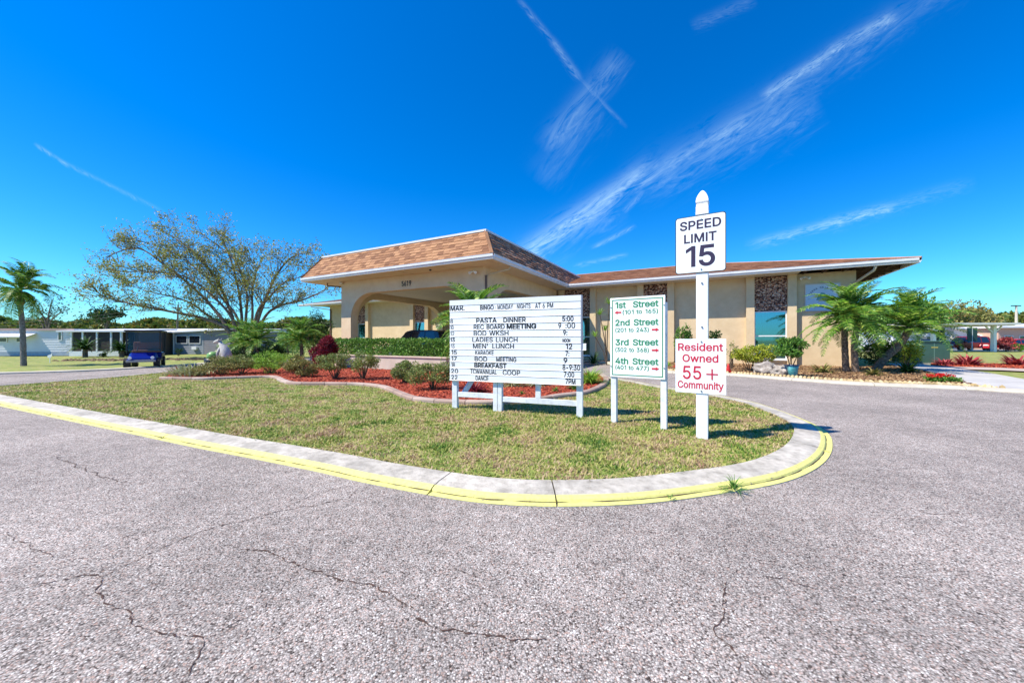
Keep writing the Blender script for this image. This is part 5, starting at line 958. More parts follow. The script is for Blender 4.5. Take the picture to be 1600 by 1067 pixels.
rt = [[], [], [('5:00', 880, 897.5, .075, .003)], [('9', 874, 878.5, .08, .002), (':00', 885, 900, .08, .0015)], [('9:', 881.5, 888, .075, .003)], [('NOON', 880.5, 892.5, .05, .002)],
      [('12', 885.5, 895.5, .078, .002)], [('7:', 885, 891, .075, .002)], [('9', 882, 888, .075, .002)], [('8-9:30', 880.5, 907.5, .08, .002)], [('7:00', 882.5, 898.5, .078, .002)], [('7PM', 885, 900.5, .078, .002)]]
for i in range(nrow):
    z1 = zt - .098 - i * rh; z0 = z1 - rh; ex = .085 if i == 6 else 0
    mb = MB(); x0, x1 = BL + .003, BRr - .003 + ex
    prof = [(-.064, z0), (-.079, z0 + .001), (-.085, z0 + .006), (-.0775, z0 + .016), (-.0775, z1 - .014), (-.068, z1 - .004), (-.064, z1 - .002)]
    vs = [(x0, y, z) for y, z in prof] + [(x1, y, z) for y, z in prof]; n = len(prof)
    mb.add(vs, [(j, n + j, n + (j + 1) % n, (j + 1) % n) for j in range(n)] + [tuple(range(n)), tuple(range(n, 2 * n))[::-1]])
    tr = mb.build('letter_track', SLAT, nb)
    for s, u0, u1, hgt, bold in lines[i] + mid[i] + rt[i]:
        xa, xb = bx_(u0), bx_(u1)
        text(s, xa, z0 + .019, hgt / .72 * 1.12, LET, tr, y=-.0795, fitw=xb - xa, bold=bold + .0012)

# street directory sign
a, b, rz, W = frame_between(959, 660, 1037, 670); ds = thing('street_directory_sign', 'green bordered sign listing 1st to 4th Street with red arrows on two posts', 'sign', a, rz)
GREEN = M('sign_green', [(.03, .22, .10)], rough=.5); REDA = M('sign_red', [(.55, .02, .04)], rough=.5)
ca, sa = math.cos(rz), math.sin(rz); oa = a
def dx_(u): k = (u - 800) / F; return (k * oa.y - oa.x) / (ca - k * sa)
dl, dr = dx_(954.5), dx_(1040); z0, z1 = .70, 1.89
for x in (0.0, W): MB().box(x - .04, x + .04, -.01, .07, -.06, z1 - .1).build('post', POSTW, ds, bevel=.003)
SGN = M('sign_white_pale', [(.78, .82, .82), (.84, .87, .88)], scale=2, rough=.35)
pn = MB().box(dl, dr, -.03, -.012, z0, z1).build('panel', SGN, ds, bevel=.002)
e = .028; t = .013; xa, xb, za, zb2 = dl + e, dr - e, z0 + e, z1 - e
MB().box(xa, xb, -.0325, -.0305, za, za + t).box(xa, xb, -.0325, -.0305, zb2 - t, zb2).box(xa, xa + t, -.0325, -.0305, za + t, zb2 - t).box(xb - t, xb, -.0325, -.0305, za + t, zb2 - t).build('border', GREEN, pn)
w = dr - dl
def arrow(x, z, s, l=.10, h=.055):
    q = [(0, 0), (.45, .5), (.45, .22), (1, .22), (1, -.22), (.45, -.22), (.45, -.5)]
    MB().prism_xz([(x + (l * p[0] if s < 0 else l * (1 - p[0])), z + h * p[1]) for p in (q if s < 0 else q[::-1])], -.0335, -.0305).build('arrow', REDA, pn)
ys = [.905, .815, .683, .592, .437, .345, .203, .123]
for i, (big, small) in enumerate((('1st  Street', '(101 to 165)'), ('2nd Street', '(201 to 243)'), ('3rd Street', '(302 to 368)'), ('4th Street', '(401 to 477)'))):
    zc = z0 + (z1 - z0) * ys[2 * i]; zs = z0 + (z1 - z0) * ys[2 * i + 1]
    text(big, dl + w * .10, zc - .040, .118, GREEN, pn, y=-.032, fitw=w * .79, bold=.0042)
    text(small, dl + w * (.24 if i == 0 else .10), zs - .028, .080, GREEN, pn, y=-.032, fitw=w * (.64 if i == 0 else .62), bold=.0022)
    arrow(dl + w * (.085 if i == 0 else .77), zs, -1 if i == 0 else 1, w * .13)
for x in (dl + .013, dr - .013):
    for z in (z0 + .16, z1 - .14): MB().tube([(x, -.03, z), (x, -.038, z)], .008, 8).build('bolt', STEEL, pn)

# speed limit post with community sign
pb = P(1097, 684, GZ); sp = thing('sign_post', 'tall white capped post with SPEED LIMIT 15 sign above a red lettered 55+ sign', 'sign post', pb + Vector((.02, .03, 0)), R(-31.5))
VIN = M('vinyl_white', [(.72, .73, .74), (.82, .83, .85)], scale=9, rough=.35)
hw = .068
MB().box(-hw, hw, -hw, hw, -.08, 3.0).build('post', VIN, sp, bevel=.006)
MB().box(-hw - .006, hw + .006, -hw - .006, hw + .006, 2.86, 2.90).build('collar', VIN, sp, bevel=.003)
def sq(prof):
    mb = MB(); vs = []
    for r, z in prof: vs += [(-r, -r, z), (r, -r, z), (r, r, z), (-r, r, z)]
    n = len(prof); fs = [(4 * i + j, 4 * i + (j + 1) % 4, 4 * i + 4 + (j + 1) % 4, 4 * i + 4 + j) for i in range(n - 1) for j in range(4)] + [(3, 2, 1, 0), tuple(range(4 * n - 4, 4 * n))]
    return mb.add(vs, fs)
sq([(hw + .004, 2.90), (hw + .004, 2.96), (hw - .004, 2.975), (hw - .018, 2.99), (hw + .002, 3.015), (hw + .006, 3.03), (hw, 3.065), (.057, 3.10), (.042, 3.135), (.024, 3.165), (.006, 3.185)]).build('finial', VIN, sp, bevel=.002)
def roundrect(x0, x1, z0, z1, r, n=5):
    p = []
    for cx, cz, a0 in ((x1 - r, z1 - r, 0), (x0 + r, z1 - r, 90), (x0 + r, z0 + r, 180), (x1 - r, z0 + r, 270)):
        for i in range(n + 1): t = R(a0 + 90 * i / n); p.append((cx + r * math.cos(t), cz + r * math.sin(t)))
    return p
def sgn(name, x0, x1, z0, z1, r, mat): return MB().prism_xz(roundrect(x0, x1, z0, z1, r), -hw - .012, -hw - .008).build(name, mat, sp)
SX = -.022
s1 = sgn('speed_limit_sign', SX - .288, SX + .288, 2.115, 2.850, .035, LET)
MB().prism_xz(roundrect(SX - .279, SX + .279, 2.124, 2.841, .030), -hw - .0145, -hw - .0125).build('face', SGN, s1)
DK = M('sign_black', [(.035, .02, .05)], rough=.4); yy = -hw - .0158
text('SPEED', SX - .236, 2.68, .148, DK, s1, y=yy, fitw=.472, bold=.0045)
text('LIMIT', SX - .185, 2.51, .148, DK, s1, y=yy, fitw=.37, bold=.0045)
text('15', SX - .165, 2.205, .345, DK, s1, y=yy, fitw=.335, bold=.009)
s2 = sgn('community_sign', SX - .288, SX + .288, .575, 1.27, .004, SGN)
RD = M('sign_crimson', [(.52, .015, .045)], rough=.5); y2 = -hw - .0135
text('Resident', SX - .258, 1.118, .128, RD, s2, y=y2, fitw=.515, bold=.0036)
text('Owned', SX - .205, .975, .128, RD, s2, y=y2, fitw=.41, bold=.0036)
text('55', SX - .20, .755, .225, RD, s2, y=y2, fitw=.215, bold=.0036)
MB().box(SX + .07, SX + .20, y2 - .002, y2, .815, .832).box(SX + .127, SX + .143, y2 - .004, y2 - .0022, .755, .892).build('plus_sign', RD, s2)
text('Community', SX - .262, .635, .120, RD, s2, y=y2, fitw=.525, bold=.0036)
for z in (2.79, 2.155, 1.235, .605): MB().tube([(SX + .015, -hw - .011, z), (SX + .015, -hw - .022, z)], .010, 8).build('bolt', STEEL, sp)
for z in (1.98, 1.42): MB().tube([(.0, -hw + .002, z), (.0, -hw - .012, z)], .011, 8).build('bolt', STEEL, sp)

# ------------------------------------------------------------------ island planting
V_rob = [frond_mesh(1.5, R(38), 1.7, 30, .30, .026, .45), frond_mesh(1.5, R(20), 1.5, 30, .30, .026, .55), frond_mesh(1.5, R(5), 1.2, 28, .28, .026, .6)]
V_big = [frond_mesh(1.95, R(42), 1.75, 36, .36, .032, .45), frond_mesh(1.95, R(25), 1.5, 36, .36, .032, .55), frond_mesh(1.9, R(5), 1.2, 34, .34, .032, .6)]
V_roy = [frond_mesh(1.9, R(45), 1.9, 34, .42, .03, .9, 'palm'), frond_mesh(1.9, R(25), 1.6, 34, .42, .03, 1.0, 'palm'), frond_mesh(1.8, R(0), 1.1, 34, .42, .03, 1.1, 'palm')]
# palm behind the notice board
pp = P(742, 590, .08); pp = Vector((-1.22, 12.2, .08))
palm('pygmy_palm', 'feathery palm drooping behind the left end of the notice board', [pp, pp + Vector((.03, 0, .8)), pp + Vector((.0, 0, 1.62))], .09, .075, [V_big[0], V_rob[0], V_big[1], V_rob[1], V_big[2]], 50, group=None)
def at(u, v, z=.08): return P(u, v, z)
# left group of robellini palms
for i, (u, Y, h, lab) in enumerate(((402, 17.3, 1.15, 'pygmy palm with bright fronds left of the dark hedge, below the big bare tree'), (383, 18.2, 1.05, 'leftmost pygmy palm spreading behind the white statue'), (470, 18.0, 1.25, 'pygmy palm with curved stem left of the red cordyline'))):
    p = Vector(((u - 800) / F * Y, Y, .07)); palm('pygmy_palm', lab, [p, p + Vector((.05, 0, h * .5)), p + Vector((-.02, 0, h))], .085, .07, V_rob, 26, tilt=(-15, 65))
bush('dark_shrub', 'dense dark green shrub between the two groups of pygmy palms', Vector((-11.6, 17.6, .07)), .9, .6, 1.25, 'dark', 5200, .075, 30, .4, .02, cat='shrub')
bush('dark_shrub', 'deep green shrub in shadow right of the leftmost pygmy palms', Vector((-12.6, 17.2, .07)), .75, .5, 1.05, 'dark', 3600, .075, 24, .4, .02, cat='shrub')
bush('broadleaf_shrub', 'bright green broadleaf bush seen over the dark hedge left of the portico', Vector((-14.2, 23.5, 0)), 1.8, 1.0, 2.1, 'green', 5200, .10, 30, .4, .05, cat='shrub')
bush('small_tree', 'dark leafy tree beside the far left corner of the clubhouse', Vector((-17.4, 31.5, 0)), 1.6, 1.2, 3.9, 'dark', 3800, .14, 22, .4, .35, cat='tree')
bush('cordyline', 'bushy dark red cordyline beside the left pillar of the portico', Vector((-8.35, 16.2, .07)), .62, .55, 1.45, 'red', 4800, .16, 30, .34, .03, cat='shrub', asp=.28, up=.7)
bush('croton', 'small yellow and orange leaved croton at the foot of the red cordyline', Vector((-8.9, 15.2, .07)), .35, .3, .62, 'olive', 900, .11, 12, .4, .05, cat='shrub')
tuft('yellow_lily', 'yellow green strappy plant left of the red cordyline', Vector((-9.6, 16.0, .07)), 60, .75, .06, 'yellow', cat='plant')
# front row of hibiscus-like bushes: u, v base, rx, h
rowb = [(300, 586.5, .75, .50, 'varieg', 'pale striped strappy plants at the left tip of the mulch bed', 1), (345, 586, .85, .62, 'olive', 'low straw coloured bush in front of the white statue', 0),
        (378, 584, .7, .66, 'hibis', 'grey green bush right of the statue, before the pygmy palms', 0), (424, 583, .75, .80, 'lime', 'rounded yellow green bush before the dark shrubs', 0),
        (474, 588.5, .52, .58, 'olive', 'sparse rusty green bush between the round green bush and the bare stemmed hibiscus', 0), (523, 591.5, .55, .82, 'hibis', 'hibiscus bush with bare white stems, left of its twin', 0),
        (567, 592, .55, .82, 'hibis', 'hibiscus bush with bare stems before the left end of the planter wall', 0), (632, 597, .42, .66, 'hibis', 'small dark hibiscus before the planter wall, left of the low spreading one', 0),
        (676, 607, .62, .66, 'hibis', 'low spreading yellow green bush just left of the notice board', 0)]
for (u, v, rx, h, pal, lab, kind) in rowb:
    p = P(u, v, .08)
    if kind: tuft('striped_lily', lab, p, 260, .55, .035, pal, spread=.9, base=.7)
    else:
        bare = 'stems' in lab
        bush('bush', lab, p, rx * 1.22, rx * .95, h * 1.05, pal, 4200 if bare else 5200, .048, 30, .31, .28 if bare else .06, 12, group=None, asp=.6)
tuft('red_bromeliad', 'dark red spiky plant at the very left tip of the mulch bed', P(284, 584, .08), 110, .42, .045, 'red', base=.35)
tuft('red_bromeliad', 'dark red spiky plant seen under the left half of the notice board', P(741, 612, .08), 120, .40, .035, 'red', base=.18)
for i, (u, v) in enumerate(((800, 603), (838, 602))): tuft('striped_lily', ('striped lily under the middle of the notice board', 'striped lily under the right half of the notice board')[i], P(u, v, .08), 130, .42, .022, 'varieg', base=.25)
tuft('lily_clump', 'tall bright green lily clump right of the notice board inside the curved edging', P(921, 598, .08), 230, .62, .028, 'lime', base=.2)
tuft('lily_clump', 'low green clump at the right post of the notice board', P(898, 608, .08), 90, .28, .02, 'green', base=.12)
tuft('seedling', 'tiny green seedling in the red mulch under the notice board right rail', P(868, 611, .08), 26, .16, .03, 'green', base=.03)
tuft('seedling', 'smallest green seedling in the red mulch below the board centre', P(816, 616, .08), 20, .13, .025, 'green', base=.03)
tuft('weed', 'grass weed growing in the yellow kerb joint at the island front', P(1147, 764, .03), 46, .13, .006, 'green', spread=1, base=.03)
tuft('weed', 'tiny weed on the yellow kerb just left of the larger kerb weed', P(1048, 777, .03), 12, .04, .006, 'green', spread=1, base=.02)
bush('yucca_shrub', 'thin branching shrub seen through the portico arch beside the parked car', B(-8.2, 9.2), .6, .4, 1.7, 'lime', 500, .16, 8, .3, .3, 5, cat='plant', asp=.2)

# white stone dog-like statue
STN = M('stone_white', [(.42, .40, .36), (.62, .60, .56)], scale=9, rough=.9, bump=.5, var=.25)
sv = Vector(((347 - 800) / F * 15.6, 15.6, .07)); st = thing('garden_statue', 'weathered white stone animal statue sitting among bushes at the left of the mulch bed', 'statue', sv, R(0))
MB().tube([(.20, 0, .40), (.20, 0, .56), (.14, 0, .76), (.05, 0, .95), (-.04, 0, 1.06), (-.10, 0, 1.15)], [.17, .20, .19, .14, .085, .07], 12).build('body', STN, st, smooth=True)
MB().tube([(-.08, 0, 1.15), (-.17, 0, 1.20), (-.28, 0, 1.17), (-.36, 0, 1.14)], [.075, .09, .06, .03], 10).build('head', STN, st, smooth=True)
for s in (-1, 1):
    MB().tube([(-.02, s * .08, .92), (-.13, s * .09, .68), (-.10, s * .09, .44)], [.06, .05, .055], 8).build('foreleg', STN, st, smooth=True)
    MB().tube([(-.1, s * .06, 1.22), (-.07, s * .08, 1.32)], [.03, .01], 6).build('ear', STN, st, smooth=True)
MB().lathe([(.22, 0), (.24, .05), (.17, .1), (.15, .3), (.21, .36), (.22, .42)], 14).build('pedestal', STN, st, smooth=True)
# dark pot with a pale green dome
gp = thing('globe_planter', 'dark round planter with pale green globe left of the white statue', 'planter', Vector(((332 - 800) / F * 16.2, 16.2, .07))); gp.scale = (.8, .8, .85)
MB().lathe([(.2, 0), (.34, .2), (.38, .42), (.34, .5), (.3, .5)], 16).build('pot', BLACK, gp, smooth=True)
MB().lathe([(.0, .40), (.2, .44), (.27, .58), (.24, .74), (.12, .84), (.01, .86)], 16).build('globe', M('globe_green', [(.10, .28, .05), (.26, .46, .14)], scale=3, rough=.35), gp, smooth=True)

# ------------------------------------------------------------------ planting along the clubhouse wall
for (u, Y, h, lab, nf) in ((1322, 14.6, 2.2, 'left trunk of the twin pygmy palm before the wall sign', 30), (1337, 14.3, 2.0, 'right trunk of the twin pygmy palm at the clubhouse corner', 32)):
    p = Vector(((u - 800) / F * Y, Y, .05)); palm('pygmy_palm', lab.replace('left trunk of the twin pygmy palm', 'left one of two upright pygmy palms').replace('right trunk of the twin pygmy palm', 'right one of two upright pygmy palms'), [p, p + Vector((-.05, 0, 1.0)), p + Vector((-.06 if u < 1330 else .1, 0, h))], .11, .09, V_big, nf, group='pair of upright pygmy palms')
p = Vector(((1366 - 800) / F * 14.8, 14.8, .05))
palm('pygmy_palm', 'palm with a strongly leaning curved trunk right of the clubhouse corner', [p, p + Vector((.45, 0, .55)), p + Vector((1.05, 0, 1.1)), p + Vector((1.45, 0, 1.75))], .15, .11, V_big, 40, tilt=(-5, 75))
bush('dark_shrub', 'dark round leaved shrub behind the leaning palm', Vector((15.6, 15.6, .05)), .85, .6, 1.45, 'dark', 3600, .09, 22, .4, .12, cat='shrub')
bush('croton', 'yellow green croton right of the leaning palm trunk', Vector((16.6, 15.3, .05)), .6, .5, 1.3, 'yellow', 1500, .09, 16, .35, .25, cat='shrub')
tuft('dark_bromeliad', 'dark bromeliad at the sidewalk left of the green utility box', Vector(((1418 - 800) / F * 14.2, 14.2, .05)), 60, .62, .09, 'dark', base=.12)
tuft('dark_bromeliad', 'low dark bromeliad below the leaning palm trunk', Vector(((1365 - 800) / F * 13.0, 13.0, .05)), 50, .40, .08, 'olive', base=.12)
tuft('dark_bromeliad', 'brownish bromeliad left of the upright palm trunks', Vector(((1285 - 800) / F * 14.2, 14.2, .05)), 60, .5, .07, 'olive', base=.2)
bush('golden_shrub', 'bright yellow green shrub under the window left of the turquoise pot', Vector(((1172 - 800) / F * 15.0, 15.0, .05)), .85, .6, 1.02, 'yellow', 2600, .085, 26, .36, .3, cat='shrub')
bush('golden_shrub', 'smaller yellow green shrub just left of the window shrub in the pot', Vector(((1199 - 800) / F * 14.9, 14.9, .05)), .5, .4, 1.12, 'yellow', 1200, .085, 16, .36, .35, cat='shrub')
bush('climbing_shrub', 'dark green shrub with pale flowers on the wall behind the speed limit post', Vector(((1117 - 800) / F * 17.3, 17.3, .05)), .6, .35, 1.85, 'dark', 1300, .11, 14, .35, .30, cat='shrub')
bush('climbing_shrub', 'pointed green shrub on the wall left of the speed limit post', Vector(((1068 - 800) / F * 18.4, 18.4, .05)), .45, .3, 2.0, 'green', 1500, .11, 14, .35, .15, cat='shrub')
bush('twiggy_shrub', 'thin brown twiggy shrub right of the community sign', Vector(((1143 - 800) / F * 15.8, 15.8, .05)), .25, .2, 1.25, 'hibis', 260, .08, 8, .3, .3, 6, cat='shrub')
tuft('agave', 'dark spiky agave by the first window right of the notice board', Vector(((927 - 800) / F * 19.5, 19.5, .05)), 50, .9, .06, 'dark', base=.1)
tuft('weed', 'small green plant by the wall right of the directory sign', Vector(((1044 - 800) / F * 17.6, 17.6, .05)), 30, .35, .03, 'lime', base=.05)
# dracaena with leaf rosettes on bare canes
dr_ = thing('dracaena', 'tall dracaena with three leaf rosettes on thin bare canes left of the directory sign', 'plant', Vector(((948 - 800) / F * 18.6, 18.6, .05)))
mb = MB(); tops = [(-.35, 0, 2.55), (-.05, .1, 1.75), (.12, 0, 3.1), (-.6, 0, 1.45)]
for tx in tops: mb.tube([(0, 0, 0), (tx[0] * .3, tx[1], tx[2] * .5), tx], [.03, .025, .02], 6)
mb.build('cane', stemmat(), dr_)
for tx in tops:
    link('rosette', npmesh('rosette', blades(34, .5, .035, 2, 3, .8, .03), 4, leafmat('lime')), dr_, tx)
# boulders
BOU = M('boulder_stone', [(.16, .13, .12), (.34, .30, .27), (.52, .48, .44)], scale=7, rough=.95, bump=.9, var=.35, detail=9)
def boulder(label, loc, s, seed):
    bm = bmesh.new(); bmesh.ops.create_icosphere(bm, subdivisions=4, radius=1)
    for v in bm.verts:
        n = mnoise.fractal(v.co * 1.6 + Vector((seed, 0, 0)), 1, 2, 5) * .38 + mnoise.noise(v.co * 6 + Vector((seed, 5, 0))) * .10; v.co = v.co * (1 + n); v.co.x *= s[0]; v.co.y *= s[1]; v.co.z = v.co.z * s[2] + s[2] * .55
    me = bpy.data.meshes.new('boulder'); bm.to_mesh(me); bm.free(); me.materials.append(BOU); me.shade_smooth()
    return link('boulder', me, None, loc, (0, 0, BR), label=label, category='boulder')
boulder('largest pale rough boulder lying below the window with yellow shrub behind', Vector(((1199 - 800) / F * 13.7, 13.7, .05)), (.47, .3, .27), 1.0)
boulder('smaller brown rough boulder between the pale boulder and the turquoise pot', Vector(((1222 - 800) / F * 13.2, 13.2, .05)), (.34, .26, .22), 8.0)
# turquoise pot with shrub
pot = thing('plant_pot', 'glazed turquoise pot before the window', 'flower pot', Vector(((1238.5 - 800) / F * 12.6, 12.6, .06)))
GLZ = M('glaze_turquoise', [(.04, .22, .26), (.10, .42, .46), (.25, .58, .58)], scale=5, rough=.18, var=.2)
MB().lathe([(.10, 0), (.12, .01), (.165, .30), (.17, .36)], 20).build('body', GLZ, pot, smooth=True)
MB().lathe([(.172, .362), (.195, .365), (.195, .40), (.165, .40), (.16, .34)], 20).build('rim', M('glaze_navy', [(.01, .03, .10), (.02, .08, .2)], scale=9, rough=.15), pot, smooth=True)
MB().lathe([(.0, .35), (.15, .352), (.155, .353)], 16).build('soil', MULB, pot)
bush('schefflera', 'leafy green schefflera on several pale stems growing out of the turquoise pot', Vector(((1236 - 800) / F * 12.6, 12.6, .40)), .58, .42, 1.02, 'green', 3400, .10, 26, .36, .32, 5, cat='shrub')
# small red cones/ornaments
for u, Y, l in ((1138, 14.3, 'small red garden ornament on the mulch right of the community sign'), (1057.5, 17.0, 'small red garden ornament at the pilaster left of the speed limit post')):
    o = thing('garden_ornament', l, 'ornament', Vector(((u - 800) / F * Y, Y, .05)))
    RP = M('ornament_red', [(.5, .02, .015)], rough=.4)
    MB().box(-.14, .14, -.14, .14, 0, .05).build('base', RP, o, bevel=.01); MB().lathe([(.09, .05), (.08, .1), (.045, .26), (.02, .34)], 12).build('body', RP, o, smooth=True)
# red flowers
fl = thing('flower_bed_plant', 'clump of bright red flowers with green leaves at the kerb beside the sidewalk', 'flowers', P(1474, 596, .06))
link('foliage', npmesh('foliage', leaf_quads(np.stack([rng.uniform(-.42, .42, 900), rng.uniform(-.16, .16, 900), rng.uniform(.0, .12, 900)], 1), .07, .05, .4), 4, leafmat('green')), fl)
for i in range(9):
    c = np.array([(-.42 + i * .085) * 1.0, random.uniform(-.1, .12), .15 + random.uniform(0, .06)])
    p_ = rng.normal(size=(46, 3)); p_ /= np.linalg.norm(p_, axis=1, keepdims=True)
    link('bloom', npmesh('bloom', leaf_quads(c + p_ * [.065, .065, .03], .04, .035, .6, p_), 4, M('petal_red', [(.55, .008, .006), (.75, .02, .015)], src='island', rough=.5, trans=.2)), fl)
# red bromeliads in the strip
for i, (u, s, l) in enumerate(((1476, .8, 'smaller pink red bromeliad at the base of the green utility box'), (1512, 1.15, 'wide pink red bromeliad in the middle of the mulch strip'), (1592, 1.25, 'large pink red bromeliad at the right edge of the mulch strip'))):
    tuft('red_bromeliad', l, P(u, 570.5, .04), 90, .62 * s, .10 * s, 'pink', base=.3 * s)

# ------------------------------------------------------------------ utility boxes
UG = M('utility_green', [(.055, .14, .09), (.075, .17, .11)], scale=2, rough=.42, var=.08)
def ubox(label, u0, u1, Y, h, D):
    x0, x1 = (u0 - 800) / F * Y, (u1 - 800) / F * Y; t = thing('utility_box', label, 'utility box', Vector((x0, Y, 0)), R(-4)); w = x1 - x0
    MB().box(0, w, 0, D, .06, h - .07).build('cabinet', UG, t, bevel=.02)
    MB().box(-.03, w + .03, -.04, D + .03, h - .069, h).build('lid', UG, t, bevel=.02)
    MB().box(-.05, w + .05, -.06, D + .05, -.02, .058).build('plinth', CONC, t)
    if w > 1: MB().box(w * .42, w * .62, -.009, -.002, h * .70, h * .735).build('label', M('label_yellow', [(.7, .6, .1)], rough=.5), t)
    if w > 1: MB().box(w * .50, w * .52, -.006, -.001, .1, h - .1).build('door_seam', M('seam_pale_green', [(.16, .30, .22)], rough=.4), t)
    return t
ubox('large pale green metal utility box with yellow label beyond the sidewalk', 1434, 1481, 20.0, 1.28, 1.2)
ubox('narrower green utility box partly hidden behind the leaning palm', 1416, 1431, 21.5, 1.28, .9)

# ------------------------------------------------------------------ vehicles
def wheel(parent, x, y, r, w=.2):
    o = MB().tube([(x, y - w / 2, r), (x, y + w / 2, r)], r, 20).build('wheel', TYRE, parent)
    MB().tube([(x, y - w / 2 - .012, r), (x, y + w / 2 + .012, r)], r * .62, 14).build('rim', M('rim_silver', [(.4, .4, .42)], rough=.3, metal=.7), o)
    return o
def car(name, label, loc, rz, col, L=4.6, W=1.8, H=1.72, kind='suv', group=None):
    t = thing(name, label, 'car', loc, rz, group); m = M('car_paint_' + col[0], [col[1]], rough=.22, metal=.2, spec=.7)
    hb = .98 if kind == 'suv' else .85
    low = [(0, .32), (.03, .62), (.12, .80), (1.15, hb), (L - .1, hb + .04), (L, .75), (L - .02, .30)]
    def loft(pr, y0, y1, inset=0):
        mb = MB(); n = len(pr); vs = []
        for y, k in ((y0, 1), (y0 + .06, 0), (y1 - .06, 0), (y1, 1)):
            cx = L / 2
            for (x, z) in pr: vs.append((x + (cx - x) * .015 * k, y, z))
        fs = [tuple(range(n))] + [tuple(range(3 * n, 4 * n))[::-1]]
        for r in range(3): fs += [(r * n + j, (r + 1) * n + j, (r + 1) * n + (j + 1) % n, r * n + (j + 1) % n) for j in range(n)]
        return mb.add(vs, fs)
    loft(low, -W / 2, W / 2).build('body', m, t, bevel=.02)
    if kind == 'suv': top = [(1.12, hb), (1.95, H - .08), (2.4, H), (L - .75, H - .03), (L - .35, H - .12), (L - .08, hb + .04)]
    elif kind == 'pickup': top = [(1.2, hb), (1.75, H - .05), (2.0, H), (2.9, H), (3.15, hb + .03)]
    else: top = [(1.15, hb), (1.9, H - .06), (2.3, H), (3.2, H - .03), (4.1, hb + .05)]
    mb = MB(); n = len(top); vs = []
    for (x, z) in top: k = .16 * (z - hb) / (H - hb); vs.append((x, -W / 2 + .07 + k, z))
    for (x, z) in top: k = .16 * (z - hb) / (H - hb); vs.append((x, W / 2 - .07 - k, z))
    mb.add(vs, [tuple(range(n)), tuple(range(n, 2 * n))[::-1]] + [(j, n + j, n + j + 1, j + 1) for j in range(n - 1)])
    mb.build('cabin', m, t, bevel=.03)
    # windows proud of the cabin sides
    for s in (-1, 1):
        xs = [top[0][0] + .15] + [2.35, (3.4 if kind != 'pickup' else 3.0)] + ([L - .35] if kind == 'suv' else [])
        for a_, b_ in zip(xs[:-1], xs[1:]):
            zt_ = H - .12; zb_ = hb + .05
            x_lt = max(a_ + .05, a_ + (.62 if a_ < 1.4 else .0)); 
            def yy_(z): return s * (W / 2 - .07 - .16 * (z - hb) / (H - hb) + .006)
            q = [(a_ + .05, yy_(zb_), zb_), (b_ - .04, yy_(zb_), zb_), (b_ - (.04 if b_ < L - .5 else .3), yy_(zt_), zt_), (x_lt, yy_(zt_), zt_)]
            MB().add(q + [(x, y - s * .004, z) for x, y, z in q], [(0, 1, 2, 3), (7, 6, 5, 4)]).build('side_window', DGLASS, t)
    a0, a1 = top[0], top[1]; d = Vector((a1[0] - a0[0], 0, a1[1] - a0[1])); nn = Vector((-d.z, 0, d.x)).normalized() * .006
    p0 = Vector((a0[0], 0, a0[1])) + d * .08 + nn; p1 = Vector((a0[0], 0, a0[1])) + d * .93 + nn
    MB().add([(p0.x, -W / 2 + .13, p0.z), (p0.x, W / 2 - .13, p0.z), (p1.x, W / 2 - .28, p1.z), (p1.x, -W / 2 + .28, p1.z)], [(0, 1, 2, 3)]).build('windshield', GLASS if col[0] == 'navy' else DGLASS, t)
    for x in (.85, L - .9):
        for s in (-1, 1): wheel(t, x, s * (W / 2 - .1), .34)
    for s in (-1, 1):
        MB().box(-.015, .06, s * .62 - .17, s * .62 + .17, .62, .76).build('headlight', M('headlight', [(.8, .8, .8)], rough=.1), t, bevel=.02)
        MB().box(L - .03, L + .012, s * .68 - .1, s * .68 + .1, .68, .95).build('tail_light', REDA, t)
        MB().box(1.35, 1.5, s * (W / 2 + .02) - .09, s * (W / 2 + .02) + .09, hb + .02, hb + .16).build('mirror', m, t, bevel=.03)
    return t
if 1:
    # car under the portico, nose to the left
    c0 = B(-10.1, 4.4, .08)
    car('parked_suv', 'dark navy SUV parked under the portico behind the hedge', c0, BR, ('navy', (.012, .016, .03)), 4.7, 1.85, 1.84)
YC = 47.5
car('parked_suv', 'dark red SUV parked under the carport beyond the lawn', Vector(((1478 - 800) / F * YC, YC, 0)), R(-3), ('maroon', (.28, .01, .015)), 4.8, 1.85, 1.85, group='red cars parked beyond the lawn')
car('parked_car', 'bright red car with pale windshield between the carport posts', Vector(((1528 - 800) / F * 46.5, 46.5, 0)), R(35), ('red', (.55, .015, .015)), 4.5, 1.8, 1.5, 'sedan', group='red cars parked beyond the lawn')
car('parked_car', 'red car at the right edge beyond the carport post', Vector(((1556 - 800) / F * 48, 48, 0)), R(2), ('red', (.55, .015, .015)), 4.6, 1.8, 1.5, 'sedan', group='red cars parked beyond the lawn')
car('parked_car', 'dark blue car partly hidden behind the green utility boxes', Vector(((1424 - 800) / F * 49, 49, 0)), R(0), ('blue', (.01, .015, .08)), 4.5, 1.8, 1.5, 'sedan')

# golf cart
gy = 18.1; gc = thing('golf_cart', 'dark enclosed golf cart with royal blue hood parked on the lawn edge', 'golf cart', Vector(((228 - 800) / F * gy, gy, -.02)), R(-64))
